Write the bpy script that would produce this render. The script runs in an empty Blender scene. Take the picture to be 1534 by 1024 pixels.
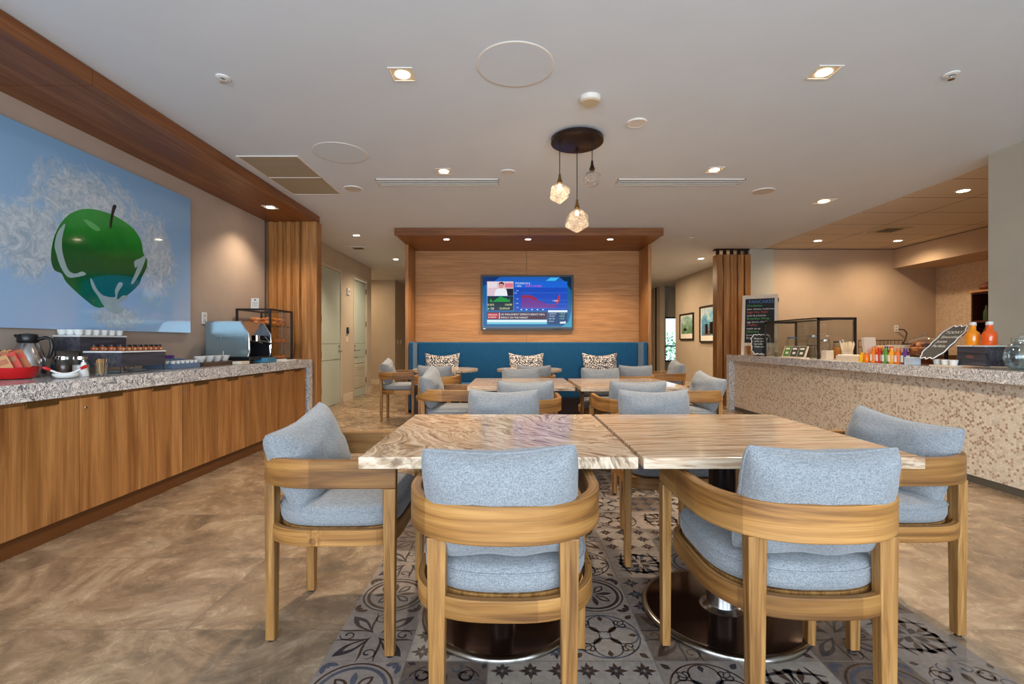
import bpy, math, random
from mathutils import Vector, Matrix, noise as mnoise

# ---------------------------------------------------------------- camera, world, big light, exposure
PI = math.pi
sc = bpy.context.scene
COL = sc.collection
F, CX, CY, CH = 705.0, 767.0, 512.0, 1.12
cam_d = bpy.data.cameras.new('camera'); cam_d.sensor_width = 36; cam_d.lens = 36 * F / 1534
cam_d.clip_start = 0.05
cam = bpy.data.objects.new('camera', cam_d); COL.objects.link(cam)
cam.location = (0, 0, CH); cam.rotation_euler = (PI / 2, 0, 0); sc.camera = cam

sc.view_settings.view_transform = 'Standard'; sc.view_settings.look = 'None'
sc.view_settings.gamma = 1; sc.view_settings.use_curve_mapping = False
sc.view_settings.exposure = 0.72
sc.cycles.max_bounces = 8; sc.cycles.diffuse_bounces = 5; sc.cycles.glossy_bounces = 4
sc.cycles.transparent_max_bounces = 12; sc.cycles.transmission_bounces = 6
sc.cycles.caustics_reflective = False; sc.cycles.caustics_refractive = False
sc.cycles.sample_clamp_indirect = 4
sc.cycles.use_denoising = True

w = bpy.data.worlds.new('World'); sc.world = w; w.use_nodes = True
w.node_tree.nodes['Background'].inputs[0].default_value = (0.62, 0.78, 1, 1)
w.node_tree.nodes['Background'].inputs[1].default_value = 1.6

def area(name, loc, rot, sx, sy, power, col):
    l = bpy.data.lights.new(name, 'AREA'); l.shape = 'RECTANGLE'; l.size = sx; l.size_y = sy
    l.energy = power; l.color = col
    o = bpy.data.objects.new(name, l); COL.objects.link(o); o.location = loc; o.rotation_euler = rot
    return o
area('side_corridor_fill', (-4.3, 11.6, 2.72), (0, 0, 0), .5, .5, 22, (1, .74, .46))  # added light without a fixture, out of view, brightens the hallway end wall
area('right_corridor_fill', (2.9, 11.4, 2.72), (0, 0, 0), .5, .5, 44, (1, .74, .48))  # added light hidden behind the alcove, no fixture, lifts the right hall wall
# daylight through the glazed wall behind the camera
area('window_daylight', (0.2, -2.25, 1.45), (PI / 2 + .2, 0, 0), 6.4, 2.3, 175, (0.79, 0.90, 1.0))
LAMP = 3.5

# ---------------------------------------------------------------- helpers
def C(r, g, b, a=1):
    f = lambda c: (c / 255 / 12.92) if c / 255 <= 0.04045 else ((c / 255 + 0.055) / 1.055) ** 2.4
    return (f(r), f(g), f(b), a)

class NT:
    def __init__(s, name):
        s.m = bpy.data.materials.new(name); s.m.use_nodes = True
        s.t = s.m.node_tree; s.n = s.t.nodes; s.l = s.t.links
        s.b = s.n['Principled BSDF']; s.out = s.n['Material Output']
    def node(s, typ, **kw):
        n = s.n.new(typ)
        for k, v in kw.items(): setattr(n, k, v)
        return n
    def put(s, sock, v):
        if v is None: return
        if hasattr(v, 'is_linked') or hasattr(v, 'node'): s.l.new(v, sock)
        else: sock.default_value = v
    def co(s, kind='Object', scale=(1, 1, 1), rot=(0, 0, 0), rnd=0.0):
        tc = s.node('ShaderNodeTexCoord'); o = tc.outputs[kind]
        if rnd:
            oi = s.node('ShaderNodeObjectInfo')
            mm = s.math('MULTIPLY', oi.outputs['Random'], rnd)
            va = s.node('ShaderNodeVectorMath', operation='ADD'); s.l.new(o, va.inputs[0]); s.l.new(mm, va.inputs[1]); o = va.outputs[0]
        mp = s.node('ShaderNodeMapping'); mp.inputs['Scale'].default_value = scale; mp.inputs['Rotation'].default_value = rot
        s.l.new(o, mp.inputs[0]); return mp.outputs[0]
    def math(s, op, a, b=None, c=None, clamp=False):
        n = s.node('ShaderNodeMath', operation=op); n.use_clamp = clamp
        s.put(n.inputs[0], a); s.put(n.inputs[1], b)
        if c is not None: s.put(n.inputs[2], c)
        return n.outputs[0]
    def noise(s, vec, scale, detail=3, rough=0.5, dist=0.0):
        n = s.node('ShaderNodeTexNoise'); s.l.new(vec, n.inputs['Vector'])
        n.inputs['Scale'].default_value = scale; n.inputs['Detail'].default_value = detail
        n.inputs['Roughness'].default_value = rough; n.inputs['Distortion'].default_value = dist
        return n.outputs[0]
    def ramp(s, fac, stops, interp='LINEAR'):
        n = s.node('ShaderNodeValToRGB'); s.l.new(fac, n.inputs[0]); cr = n.color_ramp; cr.interpolation = interp
        while len(cr.elements) < len(stops): cr.elements.new(0.5)
        for e, (p, c) in zip(cr.elements, stops): e.position = p; e.color = c
        return n.outputs[0]
    def mix(s, fac, a, b, mode='MIX'):
        n = s.node('ShaderNodeMix', data_type='RGBA', blend_type=mode)
        s.put(n.inputs[0], fac); s.put(n.inputs[6], a); s.put(n.inputs[7], b); return n.outputs[2]
    def bump(s, h, strength=0.3, dist=0.002):
        n = s.node('ShaderNodeBump'); s.l.new(h, n.inputs['Height']); n.inputs['Strength'].default_value = strength
        n.inputs['Distance'].default_value = dist; s.l.new(n.outputs[0], s.b.inputs['Normal'])
    def set(s, color=None, rough=None, metal=None, spec=None, coat=None, emis=None, estr=None, trans=None, ior=None, alpha=None, sheen=None):
        b = s.b.inputs
        for k, v in (('Base Color', color), ('Roughness', rough), ('Metallic', metal), ('Specular IOR Level', spec), ('Coat Weight', coat),
                     ('Emission Color', emis), ('Emission Strength', estr), ('Transmission Weight', trans), ('IOR', ior), ('Alpha', alpha), ('Sheen Weight', sheen)):
            s.put(b[k], v)
        return s.m

def plain(name, col, rough=0.5, var=0.0, **kw):
    t = NT(name)
    if var:
        n = t.noise(t.co(), 14, 3)
        c = t.mix(n, tuple(x * (1 - var) for x in col[:3]) + (1,), tuple(min(1, x * (1 + var)) for x in col[:3]) + (1,))
        return t.set(c, rough, **kw)
    return t.set(col, rough, **kw)

def wood(name, dark, mid, light, axis='z', kind='Object', rough=0.42, freq=1.0, spec=0.4, var=1.0, bump=0.15):
    t = NT(name); lo = 0.9 * freq; hi = 14 * freq
    s = {'x': (lo, hi, hi), 'y': (hi, lo, hi), 'z': (hi, hi, lo), 'u': (lo, hi, hi)}[axis]
    v = t.co(kind, s, rnd=7.0)
    n1 = t.noise(v, 1.0, 4, 0.55, 1.2)
    v2 = t.co(kind, tuple(x * 6 if x > 5 * freq else x * 2.2 for x in s), rnd=3.0)
    n2 = t.noise(v2, 1.0, 3, 0.6, 0.4)
    base = t.ramp(n1, [(0.28, dark), (0.5, mid), (0.72, light)])
    fin = t.ramp(n2, [(0.3, (0.72, 0.68, 0.64, 1)), (0.6, (1.06, 1.05, 1.04, 1))])
    n3 = t.noise(t.co(kind, tuple(x * 22 if x > 5 * freq else x * 5 for x in s)), 1.0, 2, 0.6)
    c = t.mix(0.75, base, fin, 'MULTIPLY')
    c = t.mix(0.45, c, t.ramp(n3, [(0.36, (0.7, 0.66, 0.62, 1)), (0.6, (1.08, 1.08, 1.08, 1))]), 'MULTIPLY')
    if kind == 'UV':
        sp = t.node('ShaderNodeSeparateXYZ'); t.l.new(t.node('ShaderNodeTexCoord').outputs['UV'], sp.inputs[0])
        wn = t.node('ShaderNodeTexWhiteNoise', noise_dimensions='1D'); t.l.new(t.math('FLOOR', t.math('DIVIDE', t.math('ADD', sp.outputs[0], .12), .31)), wn.inputs['W'])
        c = t.mix(1.0, c, t.ramp(wn.outputs['Value'], [(0, (.74, .71, .66, 1)), (1, (1.12, 1.1, 1.06, 1))]), 'MULTIPLY')
    oi = t.node('ShaderNodeObjectInfo')
    tint = t.ramp(oi.outputs['Random'], [(0, (1 - .14 * var, 1 - .15 * var, 1 - .18 * var, 1)), (1, (1 + .08 * var,) * 3 + (1,))])
    c = t.mix(1.0, c, tint, 'MULTIPLY')
    t.bump(n2, bump, 0.001)
    return t.set(c, rough, spec=spec)

class MB:
    def __init__(s): s.v = []; s.f = []; s.mi = []; s.uv = []; s.xf = None; s.cur = 0
    def add(s, vs, fs, uvs=None):
        o = len(s.v)
        s.v += [tuple(s.xf @ Vector(p)) for p in vs] if s.xf is not None else [tuple(p) for p in vs]
        for i, f in enumerate(fs):
            s.f.append(tuple(o + k for k in f)); s.mi.append(s.cur)
            s.uv.append([uvs[k] for k in f] if uvs else [(0, 0)] * len(f))
        return s
    def box(s, x0, x1, y0, y1, z0, z1):
        vs = [(x, y, z) for z in (z0, z1) for x, y in ((x0, y0), (x1, y0), (x1, y1), (x0, y1))]
        return s.add(vs, [(3, 2, 1, 0), (4, 5, 6, 7), (0, 1, 5, 4), (1, 2, 6, 5), (2, 3, 7, 6), (3, 0, 4, 7)])
    def frustum(s, c0, s0, z0, c1, s1, z1):
        vs = []
        for (c, d, z) in ((c0, s0, z0), (c1, s1, z1)):
            for sx, sy in ((-1, -1), (1, -1), (1, 1), (-1, 1)): vs.append((c[0] + sx * d[0] / 2, c[1] + sy * d[1] / 2, z))
        return s.add(vs, [(3, 2, 1, 0), (4, 5, 6, 7), (0, 1, 5, 4), (1, 2, 6, 5), (2, 3, 7, 6), (3, 0, 4, 7)])
    def lathe(s, prof, cx=0, cy=0, n=24, zoff=0):
        vs = []; fs = []; rings = []
        for r, z in prof:
            if r < 1e-6: rings.append([len(vs)]); vs.append((cx, cy, z + zoff))
            else:
                rings.append(list(range(len(vs), len(vs) + n)))
                for k in range(n):
                    a = 2 * PI * k / n; vs.append((cx + r * math.cos(a), cy + r * math.sin(a), z + zoff))
        for a, b in zip(rings, rings[1:]):
            for k in range(n):
                k2 = (k + 1) % n
                if len(a) == 1 and len(b) == 1: continue
                if len(a) == 1: fs.append((a[0], b[k2], b[k]))
                elif len(b) == 1: fs.append((a[k], a[k2], b[0]))
                else: fs.append((a[k], a[k2], b[k2], b[k]))
        return s.add(vs, fs)
    def cyl(s, cx, cy, z0, z1, r0, r1=None, n=24):
        r1 = r0 if r1 is None else r1
        return s.lathe([(0, z0), (r0, z0), (r1, z1), (0, z1)], cx, cy, n)
    def tube(s, pts, r, n=8, closed=False):
        pts = [Vector(p) for p in pts]; vs = []; m = len(pts)
        up = Vector((0, 0, 1)); prev = None
        for i, p in enumerate(pts):
            if closed: d = pts[(i + 1) % m] - pts[i - 1]
            else: d = pts[min(i + 1, m - 1)] - pts[max(i - 1, 0)]
            d.normalize()
            a = (prev - d * prev.dot(d)) if prev is not None else (d.cross(up) if abs(d.dot(up)) < 0.95 else d.cross(Vector((1, 0, 0))))
            if a.length < 1e-6: a = d.orthogonal()
            a.normalize(); prev = a; b = d.cross(a)
            rr = r[i] if isinstance(r, (list, tuple)) else r
            for k in range(n):
                t = 2 * PI * k / n; vs.append(p + a * math.cos(t) * rr + b * math.sin(t) * rr)
        fs = []
        for i in range(m if closed else m - 1):
            j = (i + 1) % m
            for k in range(n):
                k2 = (k + 1) % n; fs.append((i * n + k, i * n + k2, j * n + k2, j * n + k))
        if not closed: fs.append(tuple(range(n - 1, -1, -1))); fs.append(tuple((m - 1) * n + k for k in range(n)))
        return s.add(vs, fs)
    def ribbon(s, path, z0, z1, th, closed=False, ztop=None):
        """solid band of thickness th following a 2-D path, uv along its length"""
        m = len(path); vs = []; uvs = []; L = 0
        for i, p in enumerate(path):
            q = path[(i + 1) % m] if (closed or i < m - 1) else path[i]; o = path[i - 1] if (closed or i > 0) else path[i]
            d = Vector((q[0] - o[0], q[1] - o[1])); d.normalize(); n_ = Vector((d.y, -d.x))
            if i: L += (Vector(path[i]) - Vector(path[i - 1])).length
            for sg, z in ((-1, z0), (1, z0), (1, z1), (-1, z1)):
                vs.append((p[0] + n_.x * th / 2 * sg, p[1] + n_.y * th / 2 * sg, z)); uvs.append((L, z + (0.2 if sg > 0 else 0)))
        fs = []
        for i in range(m if closed else m - 1):
            j = (i + 1) % m
            for k in range(4):
                k2 = (k + 1) % 4; fs.append((i * 4 + k, j * 4 + k, j * 4 + k2, i * 4 + k2))
        if not closed: fs.append((0, 1, 2, 3)); fs.append(((m - 1) * 4 + 3, (m - 1) * 4 + 2, (m - 1) * 4 + 1, (m - 1) * 4))
        return s.add(vs, fs, uvs)
    def prism(s, poly, z0, z1):
        n = len(poly)
        vs = [(x, y, z0) for x, y in poly] + [(x, y, z1) for x, y in poly]
        return s.add(vs, [tuple(range(n - 1, -1, -1)), tuple(range(n, 2 * n))] + [(k, (k + 1) % n, n + (k + 1) % n, n + k) for k in range(n)])
    def loft(s, rings, cap=True):
        n = len(rings[0]); vs = [p for r in rings for p in r]; fs = []
        for i in range(len(rings) - 1):
            for k in range(n):
                k2 = (k + 1) % n; fs.append((i * n + k, i * n + k2, (i + 1) * n + k2, (i + 1) * n + k))
        if cap: fs.append(tuple(range(n - 1, -1, -1))); fs.append(tuple((len(rings) - 1) * n + k for k in range(n)))
        return s.add(vs, fs)
    def build(s, name, mat, parent=None, smooth=None, bevel=0, loc=None, rot=None, seg=2):
        me = bpy.data.meshes.new(name); me.from_pydata(s.v, [], s.f)
        mats = mat if isinstance(mat, (list, tuple)) else [mat]
        for m in mats: me.materials.append(m)
        if len(mats) > 1: me.polygons.foreach_set('material_index', s.mi)
        if any(u != (0, 0) for f in s.uv for u in f):
            ul = me.uv_layers.new(name='UVMap'); ul.data.foreach_set('uv', [c for f in s.uv for u in f for c in u])
        me.update()
        if smooth is not None:
            me.shade_smooth(); me.set_sharp_from_angle(angle=math.radians(smooth))
        o = bpy.data.objects.new(name, me); COL.objects.link(o)
        if parent is not None: o.parent = parent
        if loc is not None: o.location = loc
        if rot is not None: o.rotation_euler = rot
        if bevel:
            b = o.modifiers.new('edge', 'BEVEL'); b.width = bevel; b.segments = seg; b.limit_method = 'ANGLE'; b.angle_limit = math.radians(40)
        return o

def tag(o, label=None, cat=None, group=None, kind=None):
    if label: o['label'] = label
    if cat: o['category'] = cat
    if group: o['group'] = group
    if kind: o['kind'] = kind
    return o
def thing(name, label, cat, loc=(0, 0, 0), rz=0, group=None):
    o = bpy.data.objects.new(name, None); COL.objects.link(o); o.empty_display_size = 0.1
    o.location = loc; o.rotation_euler = (0, 0, rz)
    return tag(o, label, cat, group)
def struct(mb, name, mat, **kw): return tag(mb.build(name, mat, **kw), kind='structure')
def dup(src, loc, rot=None, label=None, group=None):
    r = src.copy(); COL.objects.link(r); r.location = loc
    if rot is not None: r.rotation_euler = rot
    if label: r['label'] = label
    if group: r['group'] = group
    for ch in list(src.children):
        c = ch.copy(); COL.objects.link(c); c.parent = r
        for g in list(ch.children):
            d = g.copy(); COL.objects.link(d); d.parent = c
    return r
def text(name, body, size, mat, parent, loc, rot, align='LEFT', ext=0.0, sx=1.0):
    cu = bpy.data.curves.new(name, 'FONT'); cu.body = body; cu.size = size; cu.align_x = align; cu.extrude = ext
    cu.materials.append(mat); cu.resolution_u = 3
    o = bpy.data.objects.new(name, cu); COL.objects.link(o); o.parent = parent; o.location = loc; o.rotation_euler = rot; o.scale = (sx, 1, 1)
    return o
def spot(parent, loc, power, col=(1, .80, .58), ang=110, blend=0.7, r=0.05, rot=(0, 0, 0)):
    l = bpy.data.lights.new('lamp_beam', 'SPOT'); l.energy = power * LAMP; l.color = col; l.spot_size = math.radians(ang); l.spot_blend = 1.0 if ang > 140 else blend
    l.shadow_soft_size = r
    o = bpy.data.objects.new('lamp_beam', l); COL.objects.link(o); o.parent = parent; o.location = loc; o.rotation_euler = rot
    return o

# ---------------------------------------------------------------- materials
OAK_U = wood('chair_oak_bent', C(104, 68, 34), C(162, 116, 62), C(190, 146, 88), 'u', 'UV', freq=1.3, rough=0.45)
OAK_Z = wood('chair_oak_straight', C(104, 68, 34), C(158, 114, 62), C(184, 142, 86), 'z', freq=2.2, rough=0.45)
WAL_Z = wood('cabinet_wood_upright', C(132, 86, 44), C(166, 116, 66), C(190, 140, 86), 'z', freq=0.9, rough=0.38, spec=0.4, var=0.6)
WAL_Y = wood('cabinet_wood_lengthwise', C(108, 62, 32), C(134, 82, 42), C(154, 100, 56), 'y', freq=0.9, rough=0.38, spec=0.4, var=0.2)
WAL_X = wood('cabinet_wood_crosswise', C(112, 66, 32), C(138, 86, 44), C(158, 104, 58), 'x', freq=0.9, rough=0.4, spec=0.4, var=0.2)
PAN_X = wood('feature_wood', C(168, 116, 68), C(184, 132, 82), C(196, 144, 92), 'x', freq=1.1, rough=0.5, spec=0.3, var=0.0)
DKWOOD = wood('dark_stained_wood', C(52, 50, 56), C(74, 72, 80), C(98, 94, 100), 'y', freq=1.6, rough=0.6, spec=0.2, var=0.2)
TRAYWOOD = wood('tray_wood', C(60, 44, 34), C(84, 62, 48), C(100, 78, 60), 'y', freq=1.6, rough=0.55, var=0.2)
CREAM = plain('cream_wood', C(222, 206, 184), 0.6, 0.08)
WHITE = plain('white_glaze', C(236, 236, 232), 0.25)
PAPER = plain('white_paper', C(236, 232, 222), 0.8)
BLACK = plain('black_frame', C(24, 22, 22), 0.45)
BLKPL = plain('black_plastic', C(20, 20, 22), 0.35)
STEEL = plain('brushed_steel', C(190, 190, 190), 0.22, metal=1.0)
CHROME = plain('chrome', C(220, 220, 220), 0.1, metal=1.0)
BRONZE = plain('oiled_bronze', C(46, 30, 24), 0.35, metal=0.6)
BRASS = plain('antique_brass', C(120, 92, 50), 0.4, metal=0.8)
BASEPL = plain('table_base_plate', C(70, 50, 42), 0.12, metal=0.85)
BASERIM = plain('table_base_rim', C(150, 145, 138), 0.22, metal=1.0)
RED = plain('red_lacquer', C(196, 22, 26), 0.3)

def fabric(name, a, b, scale=260, bumps=0.35):
    t = NT(name); v = t.co(rnd=2.0)
    n1 = t.noise(v, scale, 2, 0.6); n2 = t.noise(v, 9, 3, 0.5)
    vx = t.co(scale=(1, 1, 9)); n3 = t.noise(vx, 60, 2)
    f = t.math('ADD', t.math('MULTIPLY', n1, 0.7), t.math('MULTIPLY', n3, 0.3))
    c = t.ramp(f, [(0.35, a), (0.62, b)])
    c = t.mix(0.25, c, t.ramp(n2, [(0.3, (0.75, 0.75, 0.75, 1)), (0.7, (1.1, 1.1, 1.1, 1))]), 'MULTIPLY')
    t.bump(n1, bumps, 0.002)
    return t.set(c, 0.92, spec=0.15, sheen=0.25)
FAB = fabric('grey_blue_weave', C(106, 112, 118), C(150, 153, 155))
BLUEF = fabric('teal_blue_upholstery', C(8, 62, 98), C(26, 92, 132), 120)

def dotted():
    t = NT('dotted_cushion'); v = t.co(scale=(1, 1.4, 1))
    vo = t.node('ShaderNodeTexVoronoi'); vo.inputs['Scale'].default_value = 62; t.l.new(v, vo.inputs['Vector'])
    c = t.ramp(vo.outputs['Distance'], [(0.0, C(232, 224, 212)), (0.42, C(228, 220, 208)), (0.5, C(48, 52, 66))])
    return t.set(c, 0.9)
DOTF = dotted()

def granite():
    t = NT('speckled_granite'); v = t.co()
    n = t.noise(v, 17, 6, 0.6, 2.6); n2 = t.noise(v, 60, 3, 0.6, 0.8)
    a = t.ramp(n, [(0.34, C(244, 242, 238)), (0.45, C(236, 232, 228)), (0.48, C(40, 44, 60)), (0.505, C(110, 110, 122)), (0.53, C(246, 244, 240)), (0.60, C(210, 208, 206)), (0.62, C(60, 62, 78)), (0.645, C(240, 238, 234))])
    b = t.ramp(n2, [(0.36, C(70, 72, 84)), (0.44, C(240, 240, 240))])
    return t.set(t.mix(0.4, a, b, 'MULTIPLY'), 0.16, spec=0.5)
GRANITE = granite()

def marble(name, rot, warp, streak, dark, mid, light):
    t = NT(name); v = t.co(rot=rot)
    def warped(v, sc_, amt):
        nn = t.node('ShaderNodeTexNoise'); t.l.new(v, nn.inputs['Vector']); nn.inputs['Scale'].default_value = sc_; nn.inputs['Detail'].default_value = 2
        sub = t.node('ShaderNodeVectorMath', operation='SUBTRACT'); t.l.new(nn.outputs['Color'], sub.inputs[0]); sub.inputs[1].default_value = (.5, .5, .5)
        scl = t.node('ShaderNodeVectorMath', operation='SCALE'); t.l.new(sub.outputs[0], scl.inputs[0]); scl.inputs['Scale'].default_value = amt
        add = t.node('ShaderNodeVectorMath', operation='ADD'); t.l.new(v, add.inputs[0]); t.l.new(scl.outputs[0], add.inputs[1]); return add.outputs[0]
    w1 = warped(v, 1.35, warp); w2 = warped(w1, 9.0, warp * .07)
    def streaks(vec, sc_, dt):
        mp = t.node('ShaderNodeMapping'); mp.inputs['Scale'].default_value = sc_; t.l.new(vec, mp.inputs[0]); return t.noise(mp.outputs[0], 1.0, dt, .62)
    a = streaks(w2, (.5, streak, streak * .8), 5); b = streaks(w2, (1.5, streak * 4.2, streak * 3), 3)
    c = t.ramp(a, [(.28, dark), (.38, mid), (.46, light), (.50, mid), (.56, C(214, 202, 184)), (.62, mid), (.68, light), (.78, dark)])
    c = t.mix(.8, c, t.ramp(b, [(.36, C(150, 124, 104)), (.46, C(232, 220, 204)), (.58, C(255, 250, 242))]), 'MULTIPLY')
    return t.set(c, 0.13, spec=0.5)
MARB_A = marble('swirled_brown_marble', (0, 0, 0.80), .85, 10, C(136, 112, 90), C(182, 160, 136), C(226, 212, 194))
MARB_B = marble('straight_veined_marble', (0, 0, -0.08), .13, 17, C(146, 112, 86), C(190, 162, 136), C(216, 198, 176))

def paint(name, a, b, rough=0.85, bumpscale=300, bs=0.08, scale=3):
    t = NT(name); v = t.co(); n = t.noise(v, scale, 3); n2 = t.noise(v, bumpscale, 2)
    t.bump(n2, bs, 0.002)
    return t.set(t.ramp(n, [(0.3, a), (0.7, b)]), rough, spec=0.25)
WALLP = paint('taupe_wallcovering', C(172, 154, 140), C(180, 162, 147), bs=0.2)
WALLD = paint('hall_paint', C(182, 168, 148), C(188, 174, 154))
WALLG = paint('grey_green_paint', C(176, 170, 154), C(182, 176, 160))
WALLK = paint('kitchen_paint', C(190, 166, 140), C(196, 172, 146))
CEILM = paint('white_ceiling', C(212, 218, 224), C(215, 221, 227), 0.9)
BASEB = plain('baseboard_paint', C(214, 200, 180), 0.5)
DOORM = paint('grey_door_paint', C(178, 188, 176), C(184, 194, 182), 0.28, bs=0.02)
DFRAME = plain('door_frame_paint', C(196, 184, 162), 0.5)

def wallk2():
    t = NT('textured_wallpaper'); v = t.co(scale=(1, 1, 1)); n = t.noise(v, 22, 4, 0.6, 1.5)
    t.bump(n, 0.6, 0.01)
    return t.set(t.ramp(n, [(0.35, C(196, 170, 140)), (0.6, C(222, 200, 170))]), 0.7)
WALLPAT = wallk2()

def kceil():
    t = NT('tiled_ceiling'); tc = t.node('ShaderNodeTexCoord'); sp = t.node('ShaderNodeSeparateXYZ'); t.l.new(tc.outputs['Object'], sp.inputs[0])
    def line(s_, off, per, wd):
        f = t.math('FRACT', t.math('DIVIDE', t.math('SUBTRACT', s_, off), per))
        return t.math('LESS_THAN', f, wd / per)
    m = t.math('MAXIMUM', line(sp.outputs[0], 4.07, 1.22, 0.016), line(sp.outputs[1], 4.79, 0.62, 0.016))
    n = t.noise(t.co(), 120, 2)
    c = t.mix(m, t.ramp(n, [(0.3, C(206, 192, 172)), (0.7, C(214, 200, 180))]), C(140, 118, 92))
    return t.set(c, 0.9)
KCEIL = kceil()

def stone():
    t = NT('travertine_floor'); tc = t.node('ShaderNodeTexCoord'); sp = t.node('ShaderNodeSeparateXYZ'); t.l.new(tc.outputs['Object'], sp.inputs[0])
    tx = t.math('DIVIDE', t.math('ADD', sp.outputs[0], 0.665 + 4.88), 1.22); ty = t.math('DIVIDE', sp.outputs[1], 0.61)
    row = t.math('FLOOR', ty); tx = t.math('ADD', tx, t.math('MULTIPLY', row, 0.5))
    colf = t.math('FLOOR', tx)
    gx = t.math('LESS_THAN', t.math('FRACT', tx), 0.0035); gy = t.math('LESS_THAN', t.math('FRACT', ty), 0.007)
    g = t.math('MAXIMUM', gx, gy)
    cmb = t.node('ShaderNodeCombineXYZ'); t.l.new(row, cmb.inputs[0]); t.l.new(colf, cmb.inputs[1])
    wn = t.node('ShaderNodeTexWhiteNoise', noise_dimensions='2D'); t.l.new(cmb.outputs[0], wn.inputs['Vector'])
    off = t.node('ShaderNodeVectorMath', operation='MULTIPLY_ADD'); t.l.new(wn.outputs['Color'], off.inputs[0]); off.inputs[1].default_value = (5, 5, 5)
    t.l.new(tc.outputs['Object'], off.inputs[2])
    n = t.noise(off.outputs[0], 1.8, 9, 0.72, 1.6); n2 = t.noise(off.outputs[0], 9, 6, 0.75, 1.0)
    c = t.ramp(n, [(0.3, C(96, 90, 80)), (0.42, C(130, 113, 94)), (0.52, C(158, 135, 111)), (0.62, C(184, 164, 138)), (0.75, C(134, 126, 110))])
    c = t.mix(0.6, c, t.ramp(n2, [(0.3, C(168, 160, 148)), (0.6, C(255, 252, 246))]), 'MULTIPLY')
    c = t.mix(0.25, c, t.ramp(wn.outputs['Value'], [(0, C(205, 200, 190)), (1, C(255, 250, 244))]), 'MULTIPLY')
    c = t.mix(g, c, C(120, 104, 88))
    t.bump(n2, 0.06, 0.002)
    return t.set(c, t.ramp(n2, [(0.3, (0.2,) * 3 + (1,)), (0.8, (0.34,) * 3 + (1,))]), spec=0.5)
STONE = stone()

def mosaic():
    t = NT('penny_round_mosaic'); tc = t.node('ShaderNodeTexCoord'); sp = t.node('ShaderNodeSeparateXYZ'); t.l.new(tc.outputs['Object'], sp.inputs[0])
    P_ = 0.0225
    u = t.math('DIVIDE', sp.outputs[2], P_); v = t.math('DIVIDE', sp.outputs[1], P_ * math.sqrt(3))
    def cell(ox):
        uu = t.math('ADD', u, ox); vv = t.math('ADD', v, ox)
        fu = t.math('SUBTRACT', t.math('FRACT', uu), 0.5); fv = t.math('MULTIPLY', t.math('SUBTRACT', t.math('FRACT', vv), 0.5), math.sqrt(3))
        d = t.math('SQRT', t.math('ADD', t.math('MULTIPLY', fu, fu), t.math('MULTIPLY', fv, fv)))
        cb = t.node('ShaderNodeCombineXYZ'); t.l.new(t.math('FLOOR', uu), cb.inputs[0]); t.l.new(t.math('FLOOR', vv), cb.inputs[1]); cb.inputs[2].default_value = ox * 7
        wn = t.node('ShaderNodeTexWhiteNoise', noise_dimensions='3D'); t.l.new(cb.outputs[0], wn.inputs['Vector'])
        return d, wn.outputs['Value']
    d1, w1 = cell(0.0); d2, w2 = cell(0.5)
    pick = t.math('LESS_THAN', d1, d2); d = t.math('MINIMUM', d1, d2)
    mx = t.node('ShaderNodeMix', data_type='FLOAT'); t.l.new(pick, mx.inputs[0]); t.l.new(w2, mx.inputs[2]); t.l.new(w1, mx.inputs[3])
    c = t.ramp(mx.outputs[0], [(0.0, C(160, 132, 112)), (0.12, C(180, 156, 136)), (0.24, C(198, 188, 172)), (0.42, C(212, 202, 184)), (0.75, C(220, 210, 192))], 'CONSTANT')
    edge = t.math('GREATER_THAN', d, 0.43)
    c = t.mix(edge, c, C(206, 194, 174))
    t.bump(t.math('SUBTRACT', 1.0, edge), 0.3, 0.001)
    return t.set(c, 0.3)
MOSAIC = mosaic()

def glassy(name, col, tr=0.85, rough=0.05):
    t = NT(name); tb = t.node('ShaderNodeBsdfTransparent'); tb.inputs[0].default_value = col
    gl = t.node('ShaderNodeBsdfGlossy'); gl.inputs['Roughness'].default_value = rough
    lw = t.node('ShaderNodeLayerWeight'); lw.inputs[0].default_value = 0.35
    f = t.math('ADD', t.math('MULTIPLY', lw.outputs['Fresnel'], 0.4), 1 - tr, clamp=True)
    mx = t.node('ShaderNodeMixShader'); t.l.new(f, mx.inputs[0]); t.l.new(tb.outputs[0], mx.inputs[1]); t.l.new(gl.outputs[0], mx.inputs[2])
    t.l.new(mx.outputs[0], t.out.inputs[0]); return t.m
GLASS = glassy('clear_glass', (0.965, 0.985, 0.98, 1), 0.98)
PANE = glassy('window_glass', (0.95, 0.98, 0.97, 1), 0.95)

def emit(name, col, st):
    t = NT(name); return t.set((0, 0, 0, 1), 0.5, emis=col, estr=st)
LENS = emit('lamp_lens', (1, 0.80, 0.52, 1), 22)
BULB = emit('lit_bulb', (1, 0.70, 0.40, 1), 3.5)

# ---------------------------------------------------------------- the room shell
HC = 2.77                      # ceiling height
XL, XC, XK = -3.16, 4.20, 7.59
def wbox(name, mat, *b, **kw): return struct(MB().box(*b), name, mat, **kw)

wbox('floor', STONE, -6, 9, -2.4, 16, -0.05, 0)
cm = MB(); cm.box(-6, 4.45, -2.4, 16, HC, HC + 0.06); struct(cm, 'ceiling', CEILM)
wbox('ceiling_kitchen', KCEIL, 4.45, 8.2, 3.9, 8.6, HC + 0.012, HC + 0.07)
wbox('ceiling_right', CEILM, 4.45, 8.2, 8.6, 16, HC, HC + 0.06)
wbox('trim_1', plain('ceiling_bead', C(196, 176, 150), 0.6), 4.44, 4.45, 4.1, 8.43, HC - 0.004, HC + 0.02)
wbox('wall_left', WALLP, XL - 0.12, XL, -2.4, 6.1, 0, HC)
wbox('wall_hall_left', WALLD, XL - 0.12, XL, 6.1, 7.74, 0, HC)
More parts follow.
